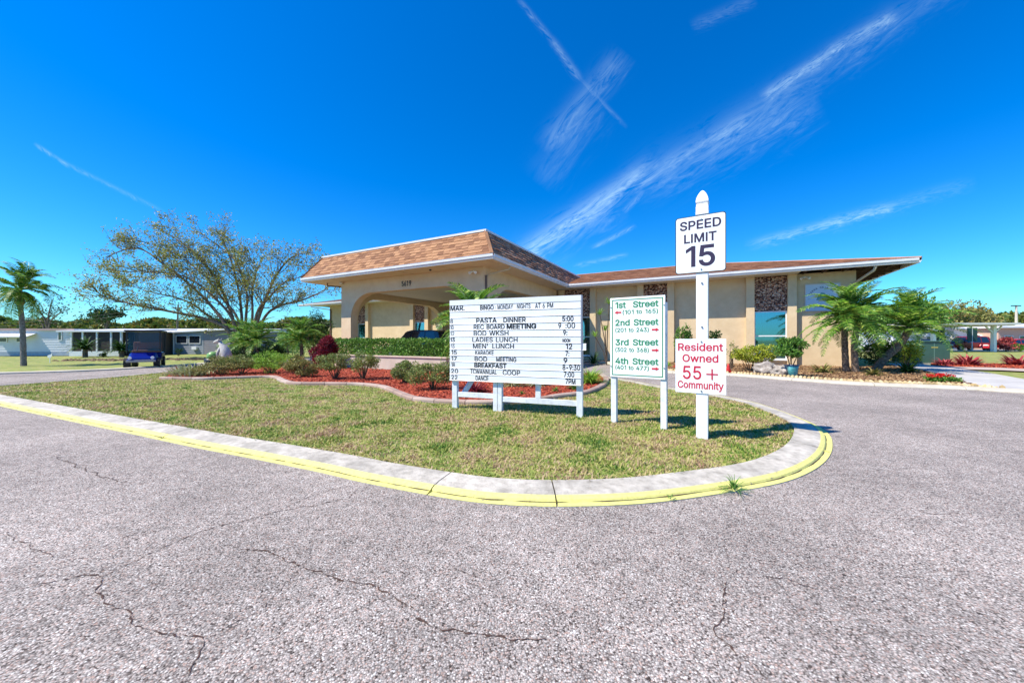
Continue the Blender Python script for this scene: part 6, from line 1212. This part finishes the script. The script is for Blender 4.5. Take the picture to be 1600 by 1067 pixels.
# local: -x is forward? build with +y... forward = -y, width along x
GB = M('cart_blue', [(.004, .013, .20)], rough=.2, spec=.8); GD = M('cart_black', [(.018, .018, .02)], rough=.5); 
gc.rotation_euler = (0, 0, R(38))
MB().add([(-.52, -1.25, .38), (.52, -1.25, .38), (.56, -.62, .40), (-.56, -.62, .40), (-.36, -1.20, .52), (.36, -1.20, .52), (.46, -.62, .76), (-.46, -.62, .76)],
         [(0, 3, 2, 1), (4, 5, 6, 7), (0, 1, 5, 4), (1, 2, 6, 5), (2, 3, 7, 6), (3, 0, 4, 7)]).build('hood', GB, gc, bevel=.06)
MB().box(-.56, .56, -.60, 1.15, .30, .42).build('chassis', GD, gc, bevel=.03)
MB().box(-.56, .56, .25, 1.2, .421, .72).build('rear_body', GB, gc, bevel=.05)
MB().box(-.52, .52, .15, .62, .722, .84).build('seat', M('seat_tan', [(.34, .16, .10)], rough=.7), gc, bevel=.04)
MB().box(-.52, .52, .60, .72, .841, 1.25).build('seat_back', M('seat_tan', []), gc, bevel=.04)
MB().box(-.66, .66, -.75, 1.25, 1.74, 1.82).build('roof', GD, gc, bevel=.04)
for x in (-.58, .58):
    MB().bar((x, -.62, .8), (x, -.55, 1.74), .05, .05).build('roof_post', GD, gc); MB().bar((x, 1.1, .7), (x, 1.1, 1.74), .05, .05).build('roof_post', GD, gc)
CUR = glass_mat('curtain_vinyl', (.62, .62, .66), .04, .2)
MB().add([(-.54, -.615, .82), (.54, -.615, .82), (.54, -.555, 1.72), (-.54, -.555, 1.72)], [(0, 1, 2, 3)]).build('windshield', CUR, gc)
for s in (-1, 1): MB().add([(s * .60, -.55, .5), (s * .60, 1.05, .5), (s * .62, 1.05, 1.73), (s * .62, -.5, 1.73)], [(0, 1, 2, 3)]).build('side_curtain', CUR, gc)
MB().box(-.5, .5, -1.33, -1.24, .30, .40).build('bumper', M('bumper_grey', [(.25, .25, .26)], rough=.4), gc, bevel=.02)
for s in (-1, 1): MB().lathe([(.005, 0), (.07, .01), (.06, .05)], 10).xf(Matrix.Translation((s * .38, -1.235, .50)) @ Matrix.Rotation(R(90), 4, 'X')).build('headlight', M('headlight', []), gc)
for (x, y) in ((-.5, -.9), (.5, -.9), (-.5, .8), (.5, .8)):
    o = MB().tube([(x - .11, y, .25), (x + .11, y, .25)], .25, 18).build('wheel', TYRE, gc)
    MB().tube([(x - .122, y, .25), (x + .122, y, .25)], .13, 12).build('rim', M('rim_silver', []), o)
MB().tube([(-.25, -.45, .8), (-.25, -.2, 1.0)], .02, 6).build('steering_column', GD, gc)

# ------------------------------------------------------------------ mobile homes on the left
MHW = M('siding_white', [(.62, .64, .70), (.70, .72, .76)], scale=1.2, rough=.7, var=.06)
PINK = M('trim_pink', [(.50, .33, .30)], rough=.6); ROOFW = M('metal_roof_white', [(.66, .66, .66), (.75, .75, .75)], scale=1, rough=.5)
SCR = M('screen_dark', [(.02, .016, .018), (.05, .035, .03)], scale=2, rough=.8)
def siding(t, x0, x1, y, z0, z1, mat, pitch=.22, name='wall_panel', kind=None):
    mb = MB(); z = z0
    while z < z1 - .01:
        zz = min(z + pitch, z1); mb.add([(x0, y - .018, z), (x1, y - .018, z), (x1, y, zz), (x0, y, zz), (x0, y, z), (x1, y, z)], [(0, 1, 2, 3), (0, 4, 5, 1)]); z += pitch
    return mb.build(name, mat, t)
def window_(t, x0, x1, y, z0, z1, fr=None, mull=1):
    f = .06; o = MB().box(x0, x0 + f, y - .05, y, z0, z1).box(x1 - f, x1, y - .05, y, z0, z1).box(x0 + f, x1 - f, y - .05, y, z1 - f, z1).box(x0 + f, x1 - f, y - .05, y, z0, z0 + f).build('window', fr or FRM, t)
    w = (x1 - x0 - 2 * f) / mull
    for i in range(mull): MB().box(x0 + f + i * w + .02, x0 + f + (i + 1) * w - .02, y - .03, y - .02, z0 + f, z1 - f).build('pane', DGLASS, o)
    return o
Y1 = 31.0
mh = thing('mobile_home', 'long pale grey mobile home with pink roof trim and white awning behind the palm', 'mobile home', Vector((-56, Y1 - 1.5, 0)), R(4.5))
X = lambda u: ((u - 800) / F * Y1 + 56) 
hx = X(118)
MB().box(0, hx, .02, 4.2, 0, 2.18).build('wall', MHW, mh)
siding(mh, 0, hx, .0, .35, 2.15, MHW, .2)
MB().box(0, hx, -.03, .015, 0, .34).build('skirting', M('skirt_blue', [(.30, .36, .46), (.38, .44, .53)], scale=3, rough=.8), mh)
MB().box(-.1, hx + .1, -.12, 4.3, 2.19, 2.28).build('roof', ROOFW, mh); MB().box(-.1, hx + .1, -.15, -.121, 2.14, 2.30).build('trim', PINK, mh)
x0 = X(4); x1 = X(50)
window_(mh, X(6), X(24), -.02, 1.15, 1.55); window_(mh, X(36), X(47), -.02, 1.15, 1.55)
MB().add([(x0, -.02, 1.92), (x1 + .8, -.02, 1.92), (x1 + .8, -.75, 1.62), (x0, -.75, 1.62), (x0, -.75, 1.57), (x1 + .8, -.75, 1.57), (x0, -.02, 1.87), (x1 + .8, -.02, 1.87)], [(0, 3, 2, 1), (3, 4, 5, 2), (6, 7, 5, 4), (0, 6, 4, 3), (1, 2, 5, 7)]).build('awning', WHITE, mh)
window_(mh, X(95), X(101), -.02, 1.3, 2.05)
# screened porch
px0, px1 = hx + .15, X(201)
MB().box(px0, px1, .6, 4.2, 0, 2.1).build('porch_room', M('porch_inner', [(.16, .12, .10)], rough=.9), mh)
MB().add([(px0 - .6, -.95, 2.12), (px1 + .3, -.95, 2.12), (px1 + .3, 4.3, 2.42), (px0 - .6, 4.3, 2.42), (px0 - .6, -.95, 2.0), (px1 + .3, -.95, 2.0), (px1 + .3, 4.3, 2.3), (px0 - .6, 4.3, 2.3)], [(0, 1, 2, 3), (4, 7, 6, 5), (0, 4, 5, 1), (1, 5, 6, 2), (3, 7, 4, 0)]).build('porch_roof', ROOFW, mh)
MB().box(px0 + .3, px1, -.85, -.70, 0, .40).build('knee_wall', WHITE, mh)
for u in (129, 145, 165, 185, 199): x = X(u); MB().box(x - .06, x + .06, -.86, -.74, .401, 2.0).build('porch_post', WHITE, mh)
for u0, u1 in ((130, 144.5), (145.5, 164.5), (165.5, 184.5), (185.5, 198.5)): MB().box(X(u0) + .05, X(u1) - .05, -.80, -.79, .42, 1.98).build('screen', SCR, mh)
window_(mh, X(119), X(127), .59, 1.2, 2.0)
# second home
Y2 = 35.0; m2 = thing('mobile_home', 'blue grey mobile home with paired dark windows and wall air conditioner behind the golf cart', 'mobile home', Vector(((272 - 800) / F * Y2, Y2, 0)), R(-7))
GRYB = M('siding_bluegrey', [(.22, .25, .30), (.28, .31, .36)], scale=1, rough=.75, var=.06); CRM = M('siding_cream', [(.55, .50, .42), (.62, .57, .48)], scale=1, rough=.8)
MB().box(.02, 6.0, .02, 8, 0, 2.2).build('wall', GRYB, m2); siding(m2, 0, 3.2, 0, 0, 2.15, GRYB, .2); siding(m2, 3.25, 6.0, 0, 0, 2.25, M('siding_purple', [(.20, .19, .22), (.25, .24, .27)], scale=1, rough=.8), .2)
MB().add([(-3.4, -.2, 1.98), (6.2, -.35, 2.42), (6.2, 8, 2.6), (-3.4, 8, 2.2), (-3.4, -.2, 1.88), (6.2, -.35, 2.30), (6.2, 8, 2.48), (-3.4, 8, 2.08)], [(0, 1, 2, 3), (4, 7, 6, 5), (0, 4, 5, 1), (1, 5, 6, 2), (3, 7, 4, 0)]).build('roof', ROOFW, m2)
window_(m2, .25, 1.5, -.02, .98, 1.78, mull=2); window_(m2, 1.65, 2.9, -.02, .98, 1.78, mull=2)
MB().box(2.1, 2.6, -.2, -.02, .42, .70).build('air_conditioner', WHITE, m2, bevel=.01)
MB().box(-2.6, -.03, .5, 7.5, 0, 1.95).build('side_wall', CRM, m2); window_(m2, -1.1, -.55, .49, .85, 1.75); window_(m2, -.5, -.1, .49, .85, 1.75)
MB().box(-.06, .04, -.06, .04, 0, 2.0).build('corner_post', WHITE, m2)
# third home deeper behind, pale gable roof
m3 = thing('mobile_home', 'distant white roofed mobile home seen over the golf cart between the other two', 'mobile home', Vector((-48, 47, 0)), R(0))
MB().box(0, 16, 0, 6, 0, 2.1).build('wall', CRM, m3); MB().add([(-.3, -.3, 2.1), (16.3, -.3, 2.1), (16.3, 3, 2.9), (-.3, 3, 2.9), (16.3, 6.3, 2.1), (-.3, 6.3, 2.1)], [(0, 1, 2, 3), (3, 2, 4, 5), (0, 3, 5), (1, 4, 2), (0, 5, 4, 1)]).build('roof', ROOFW, m3)
# cycads by the porch
for (u, Y, s, l) in ((133, 28.6, 1.25, 'large cycad at the left end of the mobile home porch'), (190, 28.6, 1.0, 'cycad at the right end of the mobile home porch')):
    t = thing('cycad', l, 'cycad', Vector(((u - 800) / F * Y, Y, 0)), 0); MB().tube([(0, 0, 0), (0, 0, .45 * s)], [.16, .14], 8).build('trunk', bark(), t)
    link('foliage', npmesh('foliage', blades(90, 1.25 * s, .16, 1, 4, .9, .08), 4, leafmat('dark')), t, (0, 0, .45 * s))
bush('small_shrub', 'small dark shrub before the porch knee wall', Vector(((162 - 800) / F * 28.8, 28.8, 0)), .3, .3, .5, 'dark', 300, .1, 8, .4, .1, cat='shrub')
bush('small_shrub', 'small dark shrub on the lawn before the blue grey home', Vector(((279 - 800) / F * 31, 31, 0)), .28, .28, .65, 'dark', 300, .1, 8, .4, .1, cat='shrub')
# windblown dirt ridge on lawn
DIRT = M('dirt', [(.10, .06, .035), (.22, .15, .09)], scale=5, rough=1, bump=.8)
def ridge(u0, u1, Y, label):
    xa, xb = (u0 - 800) / F * Y, (u1 - 800) / F * Y; pts = []
    for _ in range(int((xb - xa) * 34)): x = random.uniform(xa, xb); pts.append((x, Y + random.gauss(0, .35), -.03))
    stones(pts, .14, DIRT, 'dirt_ridge', label=label, category='dirt', kind='stuff')
ridge(98, 204, 24.2, 'low ridge of loose brown dirt along the lawn left of the golf cart'); ridge(252, 330, 25.5, 'low ridge of loose brown dirt along the lawn right of the golf cart')
# little white yard sign shaped like a bird
ys_ = thing('yard_sign', 'small white bird shaped yard sign on the lawn right of the palm', 'yard sign', Vector(((78 - 800) / F * 21.5, 21.5, -.03)))
MB().prism_xz([(-.12, .30), (.06, .32), (.14, .42), (.13, .60), (.06, .50), (-.05, .48), (-.13, .44)], -.01, .01).build('panel', WHITE, ys_); MB().box(-.015, .015, -.009, .009, -.05, .3).build('stake', WHITE, ys_)
# left tall palm
pY = 19.0; p = Vector(((37 - 800) / F * pY, pY, -.03))
t = palm('royal_palm', 'tall windswept palm with grey trunk before the pale mobile home', [p, p + Vector((-.05, 0, 1.7)), p + Vector((-.17, 0, 3.2)), p + Vector((-.2, 0, 3.95))], .11, .085, V_roy, 34, tilt=(-48, 66), lean=(0, R(14)),
         trunkmat=M('palm_trunk_grey', [(.10, .08, .08), (.22, .19, .18), (.32, .28, .26)], scale=14, rough=.95, bump=.7))
MB().tube([(-.18, 0, 3.15), (-.19, 0, 3.3), (-.2, 0, 3.6), (-.2, 0, 4.0)], [.10, .19, .13, .07], 10).build('boot', M('palm_boot', [(.16, .06, .03), (.34, .16, .08)], scale=12, rough=.95, bump=.9), t)

# ------------------------------------------------------------------ trees
def grow(mb, leaves, p, d, L, r, lvl, maxl, wind=Vector((0, 0, 0)), leafn=3, seg=4):
    pts = [p]; q = p.copy(); dd = d.normalized()
    for i in range(seg):
        dd = (dd + Vector((random.gauss(0, .16), random.gauss(0, .16), random.gauss(.03, .12))) + wind * .05).normalized(); q = q + dd * L / seg; pts.append(q.copy())
    mb.tube(pts, [r * (1 - .65 * i / seg) for i in range(seg + 1)], 5 if lvl < 2 else 3, cap=False)
    if lvl >= maxl:
        for _ in range(leafn): leaves.append(tuple(pts[random.randint(1, seg)] + Vector((random.gauss(0, .10), random.gauss(0, .10), random.gauss(0, .08)))))
        return
    nb = random.randint(3, 5)
    for k in range(nb):
        i = random.randint(1, seg); ax = Vector((random.gauss(0, 1), random.gauss(0, 1), random.gauss(.25, .6))).normalized()
        grow(mb, leaves, pts[i], (dd + ax * .85), L * random.uniform(.5, .75), r * .5 * (1 - .1 * i), lvl + 1, maxl, wind, leafn, 3)
def limb_tree(name, label, base, limbs, Y, r0, pal, per=7, sub=1.6, maxl=2, leafn=3, leaf=.11, lw=.5, seedv=3, cat='tree', wind=Vector((0, 0, 0))):
    random.seed(seedv); t = thing(name, label, cat, base); mb = MB(); leaves = []
    for px_, rr in limbs:
        dy = random.uniform(-1, 1); pts = []
        for i, (u, v) in enumerate(px_):
            yy = Y + dy * (i / len(px_)) * 3.0; pts.append(Q(u, v, yy) - Vector(base))
        sm = catmull3(pts, 5); n = len(sm)
        mb.tube(sm, [rr * .82 * (1 - .82 * i / (n - 1)) for i in range(n)], 7)
        Lt = sum((sm[i + 1] - sm[i]).length for i in range(n - 1))
        for k in range(int(per * Lt / 3)):
            f = random.uniform(.22, 1) ** .8; i = min(n - 2, int(f * (n - 1))); d = (sm[i + 1] - sm[i]).normalized()
            ax = Vector((random.gauss(0, .8), random.gauss(0, 1), random.gauss(.25, .55))).normalized()
            grow(mb, leaves, sm[i], d * .9 + ax * .8, sub * random.uniform(.6, 1.1) * (1.2 - .4 * f), rr * .27 * (1.1 - f * .6), 1, maxl, wind, leafn)
    mb.build('trunk', bark(), t)
    L_ = np.array(leaves); link('crown', npmesh('crown', leaf_quads(L_, leaf, leaf * lw, .1), 4, leafmat(pal)), t)
    return t
limbs = [([(374, 560), (357, 517), (318, 498), (267, 487), (215, 477), (165, 464), (146, 451)], .16), ([(374, 560), (353, 510), (330, 478), (300, 448), (262, 418), (215, 388), (165, 402)], .17),
         ([(376, 560), (364, 500), (345, 450), (318, 410), (285, 380), (238, 352)], .16), ([(378, 560), (378, 500), (372, 450), (360, 405), (345, 366)], .15), ([(378, 560), (366, 505), (340, 470), (295, 435), (240, 425), (180, 425)], .13),
         ([(381, 560), (384, 500), (385, 455), (365, 405), (310, 362)], .14), ([(385, 560), (394, 500), (394, 455), (400, 425), (395, 405)], .13),
         ([(388, 560), (403, 500), (418, 460), (432, 430), (452, 405), (472, 396)], .16), ([(390, 560), (410, 502), (432, 480), (470, 470), (500, 457), (514, 447)], .14), ([(388, 560), (401, 490), (420, 465), (447, 440), (492, 428)], .12),
         ([(382, 560), (372, 500), (350, 470), (318, 430), (270, 395), (205, 372)], .12), ([(376, 560), (362, 520), (335, 500), (290, 470), (230, 455), (190, 440)], .12)]
tb = Q(380, 560, 26); tb.z = 0
limb_tree('spreading_tree', 'wide spreading half bare tree with many leaning trunks left of the portico', tb, limbs, 26, .16, 'tree', per=9, sub=1.4, maxl=3, leafn=4, leaf=.135, lw=.6, wind=Vector((-.6, 0, -.1)))
tb = Q(72, 520, 50); tb.z = 0
limb_tree('bare_tree', 'small sparse tree with bare branches behind the pale mobile home', tb, [([(72, 540), (72, 505), (60, 485), (50, 475)], .16), ([(73, 540), (75, 500), (80, 475), (84, 467)], .15), ([(74, 540), (78, 505), (92, 490), (103, 484)], .14), ([(72, 540), (66, 505), (52, 500), (44, 498)], .12)], 50, .1, 'dark', per=5, sub=1.6, maxl=2, leafn=3, leaf=.28, seedv=5)
tb = Q(165, 520, 62); tb.z = 0
limb_tree('distant_tree', 'flat topped dark tree standing above the tree line behind the mobile homes', tb, [([(165, 535), (165, 510), (158, 500), (152, 495)], .2), ([(166, 535), (167, 508), (172, 498), (178, 495)], .2)], 62, .1, 'dark', per=12, sub=2.0, maxl=2, leafn=14, leaf=.4, seedv=6)
random.seed(11)
def treeline(label, x0, x1, Yf, h0, h1, n, leaf, pal, seed):
    X_ = rng.uniform(x0, x1, n); Yj = rng.uniform(-4, 4, n)
    hh = np.array([h0 + (h1 - h0) * (.5 + .8 * mnoise.noise(Vector((x * .11, seed, 0))) + .35 * mnoise.noise(Vector((x * .45, seed, 4)))) for x in X_])
    Zt = rng.uniform(0, 1, n) ** .55; Z = hh * Zt
    Yv = np.array([Yf(x) for x in X_]) + Yj * np.sqrt(np.clip(1 - Zt ** 4, 0, 1))
    bl = np.array([mnoise.noise(Vector((X_[i] * .9, Yv[i] * .5, Z[i] * 1.1))) for i in range(n)]); ok = bl > -.22
    pts = np.stack([X_, Yv, Z], 1)[ok]
    o = link('tree_line', npmesh('tree_line', leaf_quads(pts, leaf, leaf * .7, .5), 4, leafmat(pal)), None, label=label, category='trees', kind='stuff'); return o
treeline('far band of mixed green and rusty trees behind the mobile homes on the left', -130, -18, lambda x: 72, 3.6, 6.2, 70000, .75, 'wood', 2.0)
treeline('far band of green trees behind the carport and white houses on the right', 52, 150, lambda x: 78, 5.0, 9.0, 60000, .8, 'wood', 5.0)
treeline('low band of dark trees on the horizon behind the clubhouse', -30, 60, lambda x: 95, 3.5, 6.5, 26000, .9, 'wood', 8.0)
bush('round_tree', 'dense green tree with feathery top left of the carport roof', Vector((62, 58, 0)), 5.5, 4, 8.4, 'green', 6500, .5, 40, .35, .1, 6, cat='tree')
bush('round_tree', 'olive green tree above the carport, right of the feathery topped one', Vector((76, 62, 0)), 5.0, 4, 7.8, 'olive', 5200, .5, 34, .35, .1, 6, cat='tree')
bush('round_tree', 'rusty orange leaved tree at the right edge beyond the houses', Vector((95, 64, 0)), 4.5, 4, 8.0, 'wood', 5200, .5, 34, .35, .1, 6, cat='tree')
# utility poles
PW = M('pole_wood', [(.14, .11, .09), (.24, .2, .17)], scale=9, rough=.95)
up_ = thing('utility_pole', 'thin dark utility pole rising behind the blue grey mobile home', 'utility pole', Vector(((276 - 800) / F * 60, 60, 0))); MB().tube([(0, 0, 0), (.25, 0, 7.2)], [.16, .10], 8).build('pole', PW, up_); MB().box(-.6, .9, -.06, .06, 6.6, 6.75).build('crossarm', PW, up_)
up2 = thing('street_light', 'pale pole with twin lamp head above the trees at the right edge', 'street light', Vector(((1588 - 800) / F * 55, 55, 0))); MB().tube([(0, 0, 0), (0, 0, 6.5)], [.2, .12], 8).build('pole', KC, up2); MB().box(-.7, -.05, -.12, .12, 6.45, 6.6).box(.05, .6, -.12, .12, 6.45, 6.6).build('lamp_head', BLACK, up2)
# overhead cables
cb = MB(); pa = Vector(((276 - 800) / F * 60 + .2, 60, 6.7))
for dz in (0, .5):
    pts = [pa + Vector((t * 62, t * -4, -3.2 * math.sin(math.pi * t) + dz)) for t in [i / 20 for i in range(21)]]; cb.tube(pts, .018, 4)
    pts = [pa + Vector((-t * 70, t * 4, -3.0 * math.sin(math.pi * t) + dz)) for t in [i / 20 for i in range(21)]]; cb.tube(pts, .018, 4)
cb.build('overhead_cable', BLACK, None, label='thin overhead cables running from the dark utility pole over the mobile homes', category='cable')

# ------------------------------------------------------------------ carport and houses on the right
CP = M('carport_white', [(.62, .60, .56), (.72, .70, .66)], scale=2, rough=.6)
YCP = 42.0
def XC(u, Y=YCP): return (u - 800) / F * Y
cp = thing('carport', 'long flat roofed white carport on braced posts over the red cars', 'carport', Vector((XC(1446), YCP, 0)), R(-1))
wd = XC(1570) - XC(1446)
MB().box(-4, wd, -1.2, 5.6, 3.05, 3.28).build('roof', CP, cp); 
for i in range(14): MB().box(-4 + .2 + i * (wd + 3.6) / 13.5, -4 + .3 + i * (wd + 3.6) / 13.5, -1.15, 5.5, 2.96, 3.045).build('rafter', CP, cp)
for u, yo in ((1458, 0), (1489, 4.2), (1550, 0)):
    x = XC(u) - XC(1446); MB().box(x - .16, x + .16, yo - .16, yo + .16, 0, 2.95).build('post', WHITE, cp)
    for s in (-1, 1): MB().bar((x + s * .1, yo, 2.2), (x + s * .9, yo, 2.93), .12, .12).build('brace', WHITE, cp)
for (u0, u1, Y, h, l) in ((1490, 1572, 56, 3.3, 'white house with white awning behind the carport'), (1560, 1660, 53, 3.4, 'house with pink brick wall and dark screened windows at the right edge'), (1395, 1486, 57, 3.2, 'white house behind the leaning palm and utility boxes')):
    x0, x1 = (u0 - 800) / F * Y, (u1 - 800) / F * Y; h_ = thing('house', l, 'house', Vector((x0, Y, 0)), 0); w = x1 - x0
    pinky = 'pink' in l
    MB().box(0, w, 0, 7, 0, h - .3).build('wall', M('wall_pink', [(.55, .33, .25), (.62, .4, .3)], scale=4) if pinky else WHITE, h_)
    MB().add([(-.5, -.8, h - .3), (w + .5, -.8, h - .3), (w + .5, 3.5, h + .5), (-.5, 3.5, h + .5), (w + .5, 7.8, h - .3), (-.5, 7.8, h - .3), (-.5, -.8, h - .12), (w + .5, -.8, h - .12)], [(6, 7, 2, 3), (3, 2, 4, 5), (0, 1, 7, 6), (0, 5, 4, 1), (6, 3, 5, 0), (1, 4, 2, 7)]).build('roof', ROOFW, h_)
    for k in range(int(w / 2.2)):
        x = .8 + k * 2.2
        if x + 1.3 < w: window_(h_, x, x + 1.3, -.01, .9, 2.0, mull=2)
    if not pinky: MB().add([(w * .3, -.02, 2.6), (w * .8, -.02, 2.6), (w * .8, -1.3, 2.0), (w * .3, -1.3, 2.0), (w * .3, -1.3, 1.9), (w * .8, -1.3, 1.9)], [(0, 3, 2, 1), (3, 4, 5, 2)]).build('awning', WHITE, h_)
for i, (u, l) in enumerate(((1519, 'green slatted privacy screen in the middle of the carport'), (1468, 'green slatted privacy screen left of the middle post of the carport'))):
    x = (u - 800) / F * 45.8; t = thing('privacy_screen', l, 'screen', Vector((x, 45.8, 0)))
    MB().box(-.62, -.04, -.03, .03, 1.2, 2.9).box(.04, .62, -.03, .03, 1.2, 2.9).build('panel', M('screen_green', [(.02, .07, .06)], rough=.6), t); MB().box(-.035, .035, -.035, .035, 0, 2.9).build('pole', WHITE, t)
bush('croton', 'red and yellow croton bush right of the right carport post', Vector(((1572 - 800) / F * 43.5, 43.5, 0)), 1.3, .8, 1.7, 'pink', 1500, .2, 18, .36, .05, cat='shrub')
bush('small_shrub', 'low green shrub at the far kerb at the right edge', Vector(((1594 - 800) / F * 43.5, 43.5, 0)), .9, .7, .9, 'green', 700, .2, 12, .36, .05, cat='shrub')
